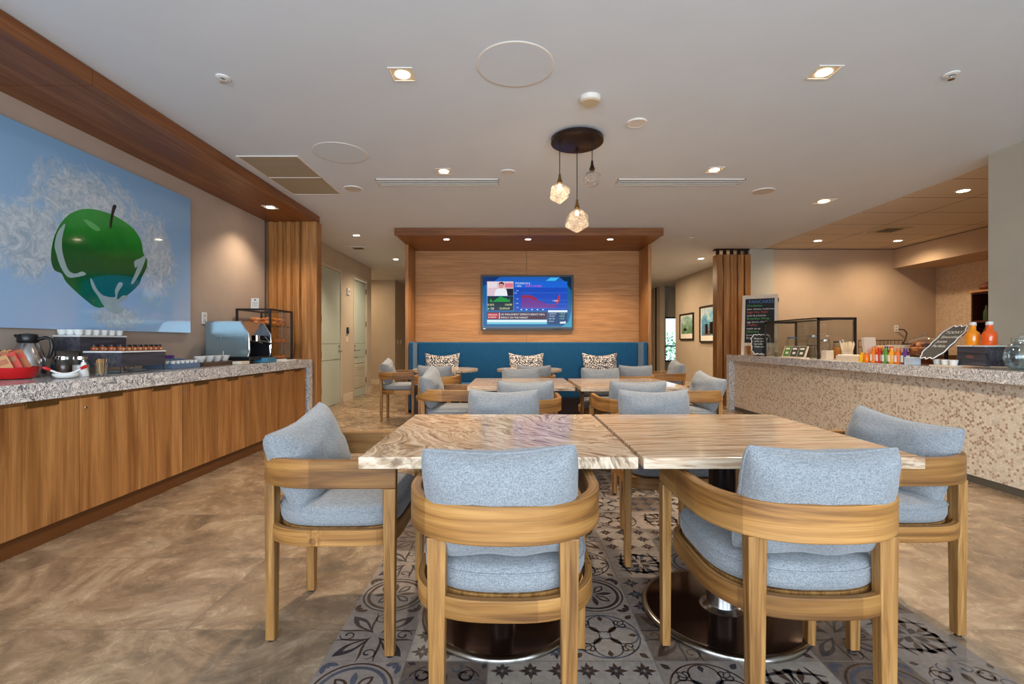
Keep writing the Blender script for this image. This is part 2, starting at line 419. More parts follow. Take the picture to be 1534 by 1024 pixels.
# hall wall with two door openings
m = MB(); m.box(XL - 0.12, XL, 8.73, 9.37, 0, HC); m.box(XL - 0.12, XL, 10.25, 10.56, 0, HC)
m.box(XL - 0.12, XL, 7.74, 8.73, 2.44, HC); m.box(XL - 0.12, XL, 9.37, 10.25, 2.46, HC)
struct(m, 'wall_hall_doors', WALLD)
m = MB(); m.box(-5.6, -3.12, 12.56, 12.7, 0, HC); m.box(-3.24, -3.12, 12.7, 16, 0, HC); m.box(-5.6, XL - .12, 10.44, 10.56, 0, HC); m.box(-5.7, -5.6, 10.4, 12.7, 0, HC)
struct(m, 'wall_hall_end', WALLD)
m = MB()
for b in ((XL, XL + .015, 8.80, 9.31, 0, .13), (XL, XL + .015, 10.31, 10.56, 0, .13), (-5.6, -3.105, 12.545, 12.56, 0, .13), (-3.12, -3.105, 12.545, 16, 0, .13)): m.box(*b)
struct(m, 'baseboard_left', BASEB)
wbox('wall_end', WALLD, -3.2, 5, 15.9, 16, 0, HC)
# wall carrying the wooden alcove
wbox('wall_back', WALLD, -1.64, 2.15, 8.0, 8.2, 0, HC)
# right: wall behind the service counter close to the camera, kitchen beyond
wbox('wall_right', WALLG, XC, XC + 0.15, -2.4, 4.15, 0, HC)
m = MB(); m.box(XC + .15, XK, 3.9, 4.0, 0, HC + .01); struct(m, 'wall_kitchen_front', WALLK)
wbox('wall_kitchen_back', WALLK, 4.66, XK + .1, 8.43, 8.55, 0, HC)
m = MB(); m.box(4.30, 4.66, 8.37, 8.55, 0, HC); m.box(4.22, 4.30, 8.37, 8.9, 0, HC)
struct(m, 'wall_pillar', WALLG)
wbox('wall_kitchen_right', WALLPAT, XK, XK + .1, 3.9, 8.43, 0, HC)
wbox('trim_bulkhead', WALLK, 6.82, XK, 4.0, 8.43, 2.435, HC)
# right hall wall with the glazed recess
m = MB(); m.box(4.36, 4.5, 8.9, 12.55, 0, HC); m.box(4.36, 4.5, 13.86, 15.9, 0, HC)
m.box(4.5, 6.2, 12.43, 12.55, 0, HC); m.box(6.2, 6.3, 12.4, 14.4, 0, HC)
struct(m, 'wall_hall_right', WALLD)
m = MB()
wy0, wy1, wx0, wx1, wz0, wz1 = 14.2, 14.32, 4.60, 5.02, 0.53, 1.87
m.box(4.36, wx0, wy0, wy1, 0, HC); m.box(wx1, 6.2, wy0, wy1, 0, HC); m.box(wx0, wx1, wy0, wy1, 0, wz0); m.box(wx0, wx1, wy0, wy1, wz1, HC)
struct(m, 'wall_recess', WALLG)
m = MB(); m.box(wx0, wx0 + .03, wy0 - .02, wy1, wz0, wz1); m.box(wx1 - .03, wx1, wy0 - .02, wy1, wz0, wz1)
m.box(wx0, wx1, wy0 - .02, wy1, wz0, wz0 + .04); m.box(wx0, wx1, wy0 - .02, wy1, wz1 - .04, wz1); m.box(wx0, wx1, wy0 - .02, wy1, .98, 1.02)
wn_ = struct(m, 'window_1', BRONZE)
MB().box(wx0 + .03, wx1 - .03, wy0 + .05, wy0 + .06, wz0 + .04, wz1 - .04).build('pane', PANE, wn_)
m = MB(); m.box(4.345, 4.36, 8.9, 12.55, 0, .13); struct(m, 'baseboard_right', BASEB)
# window wall behind the camera
m = MB(); m.box(-3.2, 4.3, -2.5, -2.4, 0, .25); m.box(-3.2, 4.3, -2.5, -2.4, 2.6, HC); m.box(-3.2, -3.0, -2.5, -2.4, 0, HC); m.box(3.5, 4.3, -2.5, -2.4, 0, HC)
struct(m, 'wall_window_side', WALLG)
m = MB()
for x in (-3.0, -1.4, 0.2, 1.8, 3.44): m.box(x, x + .06, -2.49, -2.41, .25, 2.6)
struct(m, 'window_2', BRONZE)
# outside greenery seen through the far window
g = MB(); random.seed(4)
for k in range(2600):
    x = random.uniform(4.2, 9.5); y = random.uniform(17.2, 18.4); z = random.uniform(0, 1.0) + (.5 if k % 3 else .9) * random.random(); a = random.uniform(0, 6.28); r = random.uniform(.04, .1)
    dx, dy = math.cos(a) * r, math.sin(a) * r
    g.add([(x - dx, y - dy, z), (x + dy * .4, y - dx * .4, z + r * .5), (x + dx, y + dy, z + r), (x - dy * .4, y + dx * .4, z + r * .4)], [(0, 1, 2, 3)])
tag(g.build('garden_shrubs', plain('leaf_green', C(96, 170, 84), 0.6, .3)), 'bright green shrubs outside the small far window', 'shrubs', kind='stuff')
wbox('ground_outside', plain('lawn', C(90, 130, 60), 0.9, .2), 3, 12, 16, 24, -.06, -.01)
area('garden_daylight', (6.5, 16.4, 3.2), (math.radians(-35), 0, 0), 4, 2, 120, (0.9, 0.97, 1.0))

# ---------------------------------------------------------------- patterned tile inlay in the floor
def tile_floor():
    T = 2.33 / 8; m = MB(); rnd = random.Random(7)
    BL, BM, BD, BR, CHR, SL = range(6)
    def poly(pts, mi, cx, cy, rot, z):
        c, s_ = math.cos(rot), math.sin(rot); m.cur = mi
        m.add([(cx + (x * c - y * s_) * T, cy + (x * s_ + y * c) * T, z) for x, y in pts], [tuple(range(len(pts)))])
    def strip(pts, ws, mi, X, Y, R, z):
        c, s_ = math.cos(R), math.sin(R); m.cur = mi; L = []
        for i, p in enumerate(pts):
            a = pts[max(i - 1, 0)]; b = pts[min(i + 1, len(pts) - 1)]; dx, dy = b[0] - a[0], b[1] - a[1]; d = math.hypot(dx, dy) or 1
            nx, ny = -dy / d * ws[i] / 2, dx / d * ws[i] / 2
            L += [(p[0] + nx, p[1] + ny), (p[0] - nx, p[1] - ny)]
        L = [(max(-.49, min(.49, x)), max(-.49, min(.49, y))) for x, y in L]
        m.add([(X + (x * c - y * s_) * T, Y + (x * s_ + y * c) * T, z) for x, y in L], [(2 * i, 2 * i + 1, 2 * i + 3, 2 * i + 2) for i in range(len(pts) - 1)])
    def petal(a, r0, r1, wd, n=7):
        pts = []
        for k in range(n + 1):
            t = k / n; r = r0 + (r1 - r0) * t; o = wd * math.sin(PI * t ** 1.3); pts.append((r, o))
        for k in range(n - 1, 0, -1):
            t = k / n; r = r0 + (r1 - r0) * t; o = -wd * math.sin(PI * t ** 1.3); pts.append((r, o))
        c, s_ = math.cos(a), math.sin(a)
        return [(x * c - y * s_, x * s_ + y * c) for x, y in pts]
    def ring(r0, r1, mi, X, Y, z, n=40, cx=0, cy=0, a0=0, a1=2 * PI):
        m.cur = mi; n = max(4, int(n * (a1 - a0) / 6.28))
        vs = []
        for k in range(n + 1):
            a = a0 + (a1 - a0) * k / n
            for r in (r0, r1): vs.append((X + (cx + r * math.cos(a)) * T, Y + (cy + r * math.sin(a)) * T, z))
        m.add(vs, [(2 * k, 2 * k + 1, 2 * k + 3, 2 * k + 2) for k in range(n)])
    def spiral(cx, cy, a0, turns, r0, r1, w0, w1, mi, X, Y, R, z, n=18):
        pts = []; ws = []
        for k in range(n + 1):
            t = k / n; a = a0 + turns * 2 * PI * t; r = r0 + (r1 - r0) * t
            pts.append((cx + r * math.cos(a), cy + r * math.sin(a))); ws.append(w0 + (w1 - w0) * t)
        strip(pts, ws, mi, X, Y, R, z)
    z1, z2, z3 = 0.0008, 0.0014, 0.0019
    def d_medallion(X, Y, d1, d2, R, base):
        ring(.44, .465, d1, X, Y, z2); ring(.36, .405, d2, X, Y, z2)
        for k in range(8): poly(petal(k * PI / 4 + R + .1, .03, .31, .065 if k % 2 else .04), d1 if k % 2 else d2, X, Y, 0, z2)
        for k in range(4): poly([(p[0] * .45, p[1] * .45) for p in petal(k * PI / 2 + PI / 4 + R + .1 , .2, .6, .07)], base, X, Y, 0, z3)
        for q in range(4):
            for da in (-.35, 0, .35):
                pt = petal(PI * 1.25 + da * 1.6, .03, .2 if da else .14, .035)
                poly([(x + .47, y + .47) for x, y in pt], d2, X, Y, q * PI / 2, z2)
    def d_stars(X, Y, d1, d2, R, base):
        for i in (-1, 0, 1):
            for j in (-1, 0, 1):
                for k in range(8):
                    a = k * PI / 4; r = .145 if k % 2 == 0 else .11
                    p = [(.01, 0), (r * .5, .028), (r, 0), (r * .5, -.028)]; c, s_ = math.cos(a), math.sin(a)
                    poly([(x * c - y * s_ + i * .33, x * s_ + y * c + j * .33) for x, y in p], d1 if k % 2 == 0 else d2, X, Y, 0, z2)
    def d_scroll(X, Y, d1, d2, R, base):
        for q in range(4):
            r = R + q * PI / 2
            for sg in (1, -1):
                spiral(.23 , .27 * sg, PI * .5 * sg, -1.15 * sg, .13, .025, .014, .035, d1, X, Y, r, z2)
                spiral(.37, .12 * sg, 0, .8 * sg, .09, .03, .012, .03, d2, X, Y, r, z2)
            poly(petal(r, .1, .3, .045), d1, X, Y, 0, z2); poly([(.0, .03), (.05, .08), (.09, .03), (.04, 0)], d1, X, Y, r, z2)
            poly([(.42, .42), (.47, .47), (.49, .4), (.44, .36)], d1, X, Y, r, z2)
    def d_leaf(X, Y, d1, d2, R, base):
        for q in range(4):
            r = R + q * PI / 2 + PI / 4
            poly(petal(r, .06, .60, .085), d1, X, Y, 0, z2); poly(petal(r, .14, .46, .04), base, X, Y, 0, z3)
            for sg in (1, -1):
                pts = []; ws = []
                for k in range(13):
                    t = k / 12; a = sg * (.15 + .9 * math.sin(PI * t * .55)); rr = .1 + .42 * t
                    pts.append((rr * math.cos(a * .55), rr * math.sin(a * .55))); ws.append(.03 * math.sin(PI * t) + .006)
                strip(pts, ws, d2, X, Y, r, z2)
            spiral(.36, 0, 0, 1.1, .11, .02, .012, .03, d1, X, Y, R + q * PI / 2, z2)
    def d_lattice(X, Y, d1, d2, R, base):
        ring(.44, .46, d2, X, Y, z2)
        for q in range(4):
            ring(.17, .19, d2, X, Y, z2, 28, .25 * math.cos(q * PI / 2), .25 * math.sin(q * PI / 2))
            poly(petal(q * PI / 2 + PI / 4, .05, .26, .04), d1, X, Y, 0, z2)
            for sg in (1, -1): spiral(.28, .22 * sg, 0, 1.2 * sg, .1, .02, .01, .026, d1, X, Y, q * PI / 2 + R, z2)
            poly([(x + .47, y + .47) for x, y in petal(PI * 1.25, .02, .16, .04)], d1, X, Y, q * PI / 2, z2)
            poly(petal(q * PI / 2, .3, .42, .035), d1, X, Y, 0, z2)
    def d_fleur(X, Y, d1, d2, R, base):
        for q in range(4):
            r = R + q * PI / 2
            for sg in (1, -1):
                pts = []; ws = []
                for k in range(17):
                    t = k / 16; a = PI * 1.35 * t
                    pts.append((.10 + .32 * t + .03 * math.sin(a * 2), sg * (.06 + .2 * math.sin(a)))); ws.append(.012 + .045 * math.sin(PI * t))
                strip(pts, ws, d1, X, Y, r + PI / 4, z2)
                poly(petal(sg * .4, .12, .4, .04), d2, X, Y, r, z2)
            poly(petal(0, .02, .2, .05), d1, X, Y, r + PI / 4, z2)
    D = [d_medallion, d_stars, d_scroll, d_leaf, d_lattice, d_fleur]
    first = {(0, 2): 0, (1, 2): 2, (2, 2): 1, (3, 2): 1, (4, 2): 4, (5, 2): 5, (6, 2): 0, (7, 2): 2, (0, 3): 3, (4, 3): 3, (6, 3): 3, (7, 3): 5, (5, 4): 2, (5, 5): 0, (4, 4): 1, (4, 5): 5}
    Y0 = 1.36 - 3 * T
    for j in range(22):
        for i in range(8):
            X = -0.665 + (i + .5) * T; Y = Y0 + (j + .5) * T
            k = first.get((i, j - 1)); k = rnd.randrange(6) if k is None else k
            base = rnd.choice([BL, BL, BM, BM, BD] if k != 3 else [BD, BM])
            h = .4925
            poly([(-h, -h), (h, -h), (h, h), (-h, h)], base, X, Y, 0, z1)
            d1, d2 = rnd.choice([(CHR, SL), (BR, CHR), (BR, SL), (CHR, BR)])
            D[k](X, Y, d1, d2, rnd.randrange(4) * PI / 2, base)
    m.cur = 6; m.add([(-.665, Y0, .0004), (1.665, Y0, .0004), (1.665, Y0 + 22 * T, .0004), (-.665, Y0 + 22 * T, .0004)], [(0, 1, 2, 3)])
    def worn(name, a, b):
        t = NT(name); v = t.co(); n = t.noise(v, 30, 5, 0.7); n2 = t.noise(v, 1.6, 2)
        c = t.mix(0.4, t.ramp(n, [(0.3, a), (0.7, b)]), t.ramp(n2, [(0.35, C(190, 190, 195)), (0.65, C(255, 252, 248))]), 'MULTIPLY')
        t.bump(n, 0.05, 0.001); return t.set(c, 0.38, spec=0.4)
    mats = [worn('tile_pale', C(142, 132, 122), C(172, 162, 150)), worn('tile_mid', C(128, 118, 110), C(156, 144, 134)), worn('tile_umber', C(92, 80, 72), C(118, 104, 94)),
            worn('tile_brown_print', C(56, 40, 34), C(84, 64, 54)), worn('tile_charcoal_print', C(38, 36, 40), C(62, 58, 62)), worn('tile_slate_print', C(64, 70, 82), C(92, 96, 106)), worn('tile_grout', C(126, 116, 106), C(140, 130, 120))]
    tag(m.build('floor_patterned_tiles', mats), kind='structure')
tile_floor()

# ---------------------------------------------------------------- left service run: cabinets, slab, bulkhead, slats, mural
XF = -2.57
def cabinet(y0, y1, label, src=None):
    t = thing('base_cabinet', label, 'cabinet', (0, y0, 0), 0, 'wood cabinets under the speckled counter')
    W = y1 - y0
    MB().box(XL + .01, XF - .022, 0.001, W - .001, .10, .80).build('body', WAL_Z, t)
    MB().box(XL + .01, XF - .03, 0.001, W - .001, 0.001, .10).build('toe_kick', plain('dark_kick', C(98, 58, 24), 0.4), t)
    for k in range(2):
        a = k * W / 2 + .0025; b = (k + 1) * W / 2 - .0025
        d = MB().box(XF - .02, XF, a, b, .105, .785).build('door', WAL_Z, t, bevel=.0015)
        MB().box(XF - .004, XF + .008, a + .12, a + .30, .768, .793).build('pull', BRASS, d, bevel=.002)
        if k == 1: MB().lathe([(0, 0), (.009, 0), (.009, .004), (.006, .007), (0, .007)], n=14).build('lock', CHROME, d, loc=(XF, a + .035, .725), rot=(0, PI / 2, 0))
    return t
ys = [1.49, 2.36, 3.235, 4.11, 4.985, 5.85]
labs = ['wood base cabinet nearest the camera, below the red tea basket', 'two-door wood base cabinet below the steel carafe and white shaker', 'two-door wood base cabinet below the jam jar stand',
        'two-door wood base cabinet below the white cups tray', 'two-door wood base cabinet below the espresso machine, beside the waterfall end']
for a, b, l in zip(ys, ys[1:], labs): cabinet(a, b, l)
t = thing('stone_countertop', 'speckled granite countertop with waterfall end on the left cabinets', 'countertop')
MB().box(XL + .002, -2.55, 1.4, 6.02, .805, .90).build('slab', GRANITE, t, bevel=.002)
MB().box(XL + .002, -2.55, 5.925, 6.02, .0, .805).build('waterfall_end', GRANITE, t, bevel=.002)

t = thing('wooden_bulkhead', 'long walnut bulkhead hung along the ceiling above the left counter', 'bulkhead')
m = MB()
for a, b in ((.6, 2.838), (2.842, 4.468), (4.472, 6.19)): m.box(-2.60, -2.53, a, b, 2.667, HC - .004)
m.build('fascia', WAL_Y, t, bevel=.001)
m = MB()
for a, b in ((.6, 2.838), (2.842, 4.468), (4.472, 6.19)): m.box(XL + .002, -2.602, a, b, 2.667, 2.70)
m.build('underside_panel', WAL_Y, t, bevel=.001)

t = thing('slatted_wood_screen', 'upright rounded wood slats closing the far end of the left counter', 'wood screen')
MB().box(XL + .005, -2.70, 6.075, 6.19, .902, 2.665).build('backing', WAL_Z, t)
for k in range(4):
    x0 = -3.15 + k * .112
    pts = [(x0, 6.085), (x0 + .012, 6.05), (x0 + .045, 6.032), (x0 + .082, 6.035), (x0 + .104, 6.085)]
    MB().prism(pts, .903, 2.664).build('slat', WAL_Z, t, smooth=50)
MB().box(-2.70, -2.505, 6.035, 6.19, .001, 2.665).build('end_panel', WAL_Z, t, bevel=.003)
MB().box(XL + .001, XL + .012, 6.0, 6.03, .902, 2.665).build('metal_corner_strip', STEEL, t)

def wl(x, y, X=3.135):
    d = X * F / (CX - x); return (d, CH + (CY - y) * d / F)
t = thing('apple_artwork', 'large glossy blue panel of a green apple splashing through water', 'artwork')
def muralmat():
    t = NT('water_splash_print'); tc = t.node('ShaderNodeTexCoord'); sp = t.node('ShaderNodeSeparateXYZ'); t.l.new(tc.outputs['Object'], sp.inputs[0])
    y, z = sp.outputs[1], sp.outputs[2]
    v = t.co(); n = t.noise(v, 5.5, 8, 0.72, 1.6); n2 = t.noise(v, 2.0, 2); n3 = t.noise(v, 9, 8, 0.8, 2.5)
    def blob(cy, cz, ry, rz):
        a = t.math('DIVIDE', t.math('SUBTRACT', y, cy), ry); b = t.math('DIVIDE', t.math('SUBTRACT', z, cz), rz)
        r = t.math('SQRT', t.math('ADD', t.math('MULTIPLY', a, a), t.math('MULTIPLY', b, b)))
        return t.math('SUBTRACT', 1.0, r, clamp=True)
    s_ = t.math('MAXIMUM', blob(3.55, 2.12, .75, .42), blob(3.08, 1.80, .42, .42)); s_ = t.math('MAXIMUM', s_, blob(4.15, 1.85, .35, .55)); s_ = t.math('MAXIMUM', s_, blob(3.75, 1.32, .35, .14))
    f = t.math('MULTIPLY', t.math('SUBTRACT', t.math('ADD', t.math('MULTIPLY', s_, .75), n), 0.70), 4.5, clamp=True)
    tex = t.ramp(n3, [(0.3, C(128, 150, 170)), (0.48, C(184, 198, 206)), (0.62, C(224, 228, 226))])
    bg = t.ramp(t.math('DIVIDE', t.math('SUBTRACT', z, 1.2), 1.3), [(0, C(164, 200, 236)), (1, C(128, 172, 212))])
    c = t.mix(t.math('MULTIPLY', f, 0.8), bg, tex)
    return t.set(c, 0.06, spec=0.5, coat=0.6)
MB().box(XL + .005, -3.135, 1.7, 4.59, 1.208, 2.515).build('panel', muralmat(), t, bevel=.002)
def flat(pix, name, mat, off, X=3.135):
    pts = [wl(x, y, X) for x, y in pix]; n = len(pts); sm = []
    for i in range(n):
        a, b, c_, d = (pts[(i + q) % n] for q in (-1, 0, 1, 2))
        for u in (0, .33, .66): sm.append(tuple(.5 * (2 * b[q] + (c_[q] - a[q]) * u + (2 * a[q] - 5 * b[q] + 4 * c_[q] - d[q]) * u * u + (3 * b[q] - a[q] - 3 * c_[q] + d[q]) * u ** 3) for q in (0, 1)))
    pts = sm
    m = MB(); m.add([(-X + off, a, b) for a, b in pts], [tuple(range(len(pts)))]); return m.build(name, mat, t)
def zp(px, py): return (40 + px / 4.096, 230 + py / 4.096)
apple_o = [zp(*p) for p in [(212, 600), (208, 520), (225, 440), (260, 385), (310, 350), (370, 340), (430, 346), (480, 360), (530, 378), (590, 410), (650, 455), (690, 510), (705, 560), (715, 610), (738, 650), (735, 700), (705, 760), (690, 800), (640, 850), (590, 880), (540, 905), (480, 905), (465, 945), (420, 940), (370, 905), (300, 845), (240, 785), (212, 745), (190, 720), (155, 700), (150, 650), (160, 600), (150, 560), (175, 500), (205, 440), (240, 395), (262, 378), (225, 440), (208, 520)]]
apple_o = [zp(*p) for p in [(150, 600), (165, 520), (200, 440), (250, 380), (310, 348), (370, 338), (430, 344), (480, 358), (530, 376), (590, 410), (650, 455), (690, 510), (708, 560), (715, 610), (738, 650), (735, 700), (705, 760), (690, 800), (640, 850), (590, 885), (530, 908), (470, 942), (420, 940), (370, 905), (300, 845), (240, 785), (212, 735), (170, 715), (150, 660)]]
def applemat():
    t = NT('apple_print'); tc = t.node('ShaderNodeTexCoord'); sp = t.node('ShaderNodeSeparateXYZ'); t.l.new(tc.outputs['Object'], sp.inputs[0])
    z = sp.outputs[2]; n = t.noise(t.co(), 3.0, 3); n2 = t.noise(t.co(scale=(1, 1, .4)), 26, 4, .6)
    g = t.math('ADD', t.math('DIVIDE', t.math('SUBTRACT', z, 1.38), .78), t.math('MULTIPLY', t.math('SUBTRACT', n, .5), .5))
    c = t.ramp(g, [(0.0, C(20, 128, 66)), (0.3, C(6, 92, 52)), (0.5, C(8, 100, 44)), (0.75, C(18, 134, 46)), (1.0, C(40, 156, 60))])
    c = t.mix(0.25, c, t.ramp(n2, [(0.3, C(190, 220, 190)), (0.7, C(255, 255, 255))]), 'MULTIPLY')
    return t.set(c, 0.08, spec=0.5, coat=0.6)
flat(apple_o, 'apple_print', applemat(), .0006)
FOAM = plain('foam_print', C(160, 186, 188), 0.08, 0.2); STEMM = plain('stem_print', C(36, 30, 28), 0.1); TEAL = plain('shaded_apple_print', C(20, 110, 104), 0.08, 0.12); HILI = plain('apple_sheen_print', C(96, 176, 104), 0.08)
flat([zp(*p) for p in [(528, 318), (550, 322), (535, 365), (524, 420), (518, 455), (508, 455), (512, 400)]], 'stem_print', STEMM, .0016)
flat([zp(*p) for p in [(235, 430), (216, 520), (218, 600), (240, 680), (262, 722), (300, 736), (340, 722), (362, 742), (300, 758), (250, 755), (205, 690), (180, 610), (170, 560), (190, 480)]], 'foam_print', FOAM, .0012)
flat([zp(*p) for p in [(395, 770), (470, 748), (560, 745), (650, 760), (690, 790), (640, 850), (560, 895), (480, 890), (430, 850)]], 'shaded_apple_print', TEAL, .0010)
flat([zp(*p) for p in [(388, 765), (402, 775), (430, 830), (470, 870), (540, 880), (540, 840), (565, 790), (590, 800), (560, 850), (555, 895), (590, 870), (620, 880), (560, 925), (600, 950), (560, 985), (500, 960), (466, 925), (440, 880), (400, 820)]], 'foam_print', FOAM, .0014)
flat([zp(*p) for p in [(660, 660), (700, 640), (735, 620), (720, 670), (700, 720), (672, 770), (650, 800), (640, 790), (662, 740), (680, 690), (665, 700)]], 'foam_print', FOAM, .0013)
flat([zp(*p) for p in [(350, 405), (385, 412), (440, 450), (450, 470), (420, 472), (375, 438)]], 'apple_sheen_print', HILI, .0012)

# ---------------------------------------------------------------- wooden alcove, television, bench
t = thing('wooden_alcove', 'walnut framed alcove with lighter wood back panels around the television', 'alcove')
m = MB(); m.box(-1.70, .242, 6.80, 6.85, 2.66, HC - .004); m.box(.246, 2.19, 6.80, 6.85, 2.66, HC - .004); m.build('header_fascia', WAL_X, t)
MB().box(-1.68, 2.18, 6.851, 7.97, 2.66, 2.70).build('header_underside', WAL_X, t)
for x0 in (-1.686, 2.15): MB().box(x0, x0 + .05, 7.43, 7.97, .001, 2.659).build('side_panel', WAL_Z, t, bevel=.002)
m = MB()
for a, b in ((-1.634, .243), (.247, 2.148)):
    for c, d in ((.001, 1.30), (1.303, 1.898), (1.902, 2.658)): m.box(a, b, 7.955, 7.985, c, d)
m.build('back_panel', PAN_X, t)

tv = thing('television', 'large wall-mounted television showing a stock market news channel', 'television', (.255, 7.90, 1.783))
HW, HH = .777, .462
m = MB(); m.box(-HW, HW, 0, .05, -HH, HH); m.build('case', BLKPL, tv, bevel=.004)
MB().box(-HW + .03, HW - .03, -.0015, 0, -HH + .045, HH - .03).build('screen_edge', plain('screen_glass', C(10, 60, 90), 0.08), tv)
EM = {}
def em(r, g, b, s=1.0):
    k = (r, g, b)
    if k not in EM:
        q = NT('screen_%d' % len(EM)); EM[k] = q.set((0, 0, 0, 1), 0.12, spec=0.12, emis=C(r, g, b), estr=s * .58)
    return EM[k]
SX0, SX1, SY0, SY1 = 185, 1345, 100, 805      # zoomed crop limits of the set
def T(px, py): return ((px - 765) / (SX1 - SX0) * 2 * HW * .985, -(py - 452) / (SY1 - SY0) * 2 * HH)
scr = MB(); a = T(205, 125); b = T(1325, 765)
scr.box(a[0], b[0], -.003, -.0015, b[1], a[1]); SCR = scr.build('screen', em(14, 96, 150), tv)
lay = [0]
def rect(x0, y0, x1, y1, col, name='graphic'):
    lay[0] += 1; a = T(x0, y0); b = T(x1, y1); y = -.0031 - .0001 * lay[0]
    return MB().add([(a[0], y, b[1]), (b[0], y, b[1]), (b[0], y, a[1]), (a[0], y, a[1])], [(0, 1, 2, 3)]).build(name, em(*col), SCR)
def pol(pts, col, name='graphic'):
    lay[0] += 1; y = -.0031 - .0001 * lay[0]; q = [T(*p) for p in pts]
    return MB().add([(p[0], y, p[1]) for p in q], [tuple(range(len(q)))]).build(name, em(*col), SCR)
def ttx(s, px, py, h, col, sx=1.0):
    lay[0] += 1; a = T(px, py); return text('caption', s, h / 705 * 2 * HH * 1.35, em(*col), SCR, (a[0], -.0031 - .0001 * lay[0], a[1]), (PI / 2, 0, 0), sx=sx)
rect(205, 125, 1325, 185, (30, 96, 190)); pol([(205, 125), (420, 125), (330, 190), (205, 240)], (10, 50, 110)); pol([(1000, 175), (1060, 135), (1170, 135), (1120, 175)], (70, 190, 240))
pol([(1170, 125), (1325, 125), (1325, 300), (1240, 180)], (10, 40, 60)); rect(250, 180, 595, 560, (90, 130, 210)); rect(256, 184, 588, 368, (226, 196, 208))
rect(480, 205, 585, 262, (226, 120, 140)); rect(262, 190, 380, 265, (236, 220, 226)); rect(500, 275, 588, 368, (24, 26, 40))
pol([(345, 368), (365, 290), (410, 272), (470, 272), (505, 300), (515, 368)], (236, 240, 246), 'presenter_suit')
pol([(410, 272), (404, 230), (420, 205), (450, 205), (464, 230), (458, 272)], (214, 150, 140), 'presenter_face')
pol([(402, 235), (408, 200), (440, 186), (470, 204), (470, 240), (455, 214), (420, 212)], (60, 30, 34), 'presenter_hair')
rect(262, 372, 588, 556, (18, 40, 48)); pol([(285, 445), (300, 400), (325, 440), (350, 425), (390, 395), (430, 372), (470, 395), (500, 398), (520, 420), (545, 405), (545, 445)], (20, 150, 60))
ttx('0.56%', 262, 492, 26, (240, 236, 170)); ttx('134.89', 478, 492, 26, (240, 236, 170)); ttx('DJI', 300, 540, 26, (236, 240, 240)); ttx('24,044.69', 412, 540, 26, (240, 236, 170), .95); pol([(262, 540), (274, 516), (286, 540)], (120, 220, 120))
rect(602, 182, 1275, 560, (20, 74, 190)); rect(602, 182, 1275, 262, (24, 100, 215))
ttx('POUND/US $', 612, 218, 24, (240, 244, 250)); ttx('1.2842', 612, 252, 22, (230, 240, 250)); ttx('-0.0071 (-0.55%)', 735, 252, 24, (240, 60, 190))
for yy in (328, 420, 470, 524): rect(685, yy, 1270, yy + 3, (60, 130, 230))
curve = [(690, 365), (720, 355), (760, 362), (800, 358), (830, 372), (870, 386), (900, 425), (920, 442), (960, 440), (990, 462), (1030, 474), (1070, 470), (1110, 475), (1140, 462)]
pol([(690, 524)] + curve + [(1140, 524)], (110, 50, 150)); pol([(690, 400)] + curve[:8] + [(920, 460), (880, 430), (830, 405), (760, 385)], (150, 30, 70))
pol([(1140, 462), (1128, 450), (1150, 400), (1172, 350), (1184, 352), (1176, 420), (1150, 480)], (190, 40, 60))
for s_, px, py in (('1.30', 620, 308), ('1.295', 590, 338), ('1.29', 620, 414), ('1.285', 612, 470), ('1.28', 620, 524)): ttx(s_, px, py, 15, (200, 230, 250))
for px in (680, 745, 815, 885, 955): rect(px, 538, px + 22, 550, (200, 230, 250))
ttx('1.2842', 1085, 440, 20, (245, 245, 250)); rect(255, 578, 1015, 668, (70, 30, 52)); rect(262, 586, 402, 658, (190, 30, 44))
ttx('BREAKING', 270, 618, 19, (250, 240, 240), .95); ttx('& NEWS', 270, 650, 20, (250, 240, 240)); rect(408, 584, 416, 662, (240, 240, 244))
ttx('UK PARLIAMENT DEFEATS BREXIT DEAL', 428, 616, 24, (245, 240, 242), .98); ttx('IMPACT ON THE MARKET', 428, 656, 23, (245, 240, 242), .98)
rect(255, 674, 1015, 704, (226, 244, 248)); rect(255, 704, 1015, 730, (110, 200, 220)); rect(1030, 552, 1275, 578, (226, 240, 246)); rect(1030, 580, 1275, 735, (16, 60, 110))
for k, (p, q) in enumerate((('NASDAQ', '+105.49'), ('CRUDE', '+58.08'), ('S&P 500', '+10.97'), ('GOLD', ''))): ttx(p, 1040, 604 + k * 32, 17, (210, 226, 240)); ttx(q, 1172, 604 + k * 32, 17, (160, 230, 190))
pol([(1180, 700), (1255, 695), (1255, 722), (1180, 722)], (226, 236, 244)); pol([(1325, 560), (1325, 765), (1200, 765), (1290, 700)], (50, 160, 190))
MB().box(.42, .6, -.004, 0, -HH + .008, -HH + .026).build('sensor_strip', BLACK, tv)
MB().box(-.74, -.70, -.002, 0, -HH + .012, -HH + .03).build('badge', plain('pale_badge', C(200, 210, 210), .5), tv)

t = thing('banquette', 'long teal blue upholstered bench with high back inside the alcove', 'bench', (.257, 0, 0))
hw = 1.88
MB().box(-hw + .07, hw - .07, 7.72, 7.95, .20, 1.118).build('backrest', BLUEF, t, bevel=.025, seg=3)
m = MB(); MB().box(-hw + .07, hw - .07, 7.22, 7.72, .26, .46).build('seat', BLUEF, t, bevel=.03, seg=3)
MB().box(-hw + .08, hw - .08, 7.28, 7.94, .001, .26).build('plinth', BRONZE, t)
for sx in (-1, 1):
    x0 = sx * hw; x1 = sx * (hw - .065)
    MB().box(min(x0, x1), max(x0, x1), 7.40, 7.95, .05, 1.12).build('wing', BLUEF, t, bevel=.02, seg=3)

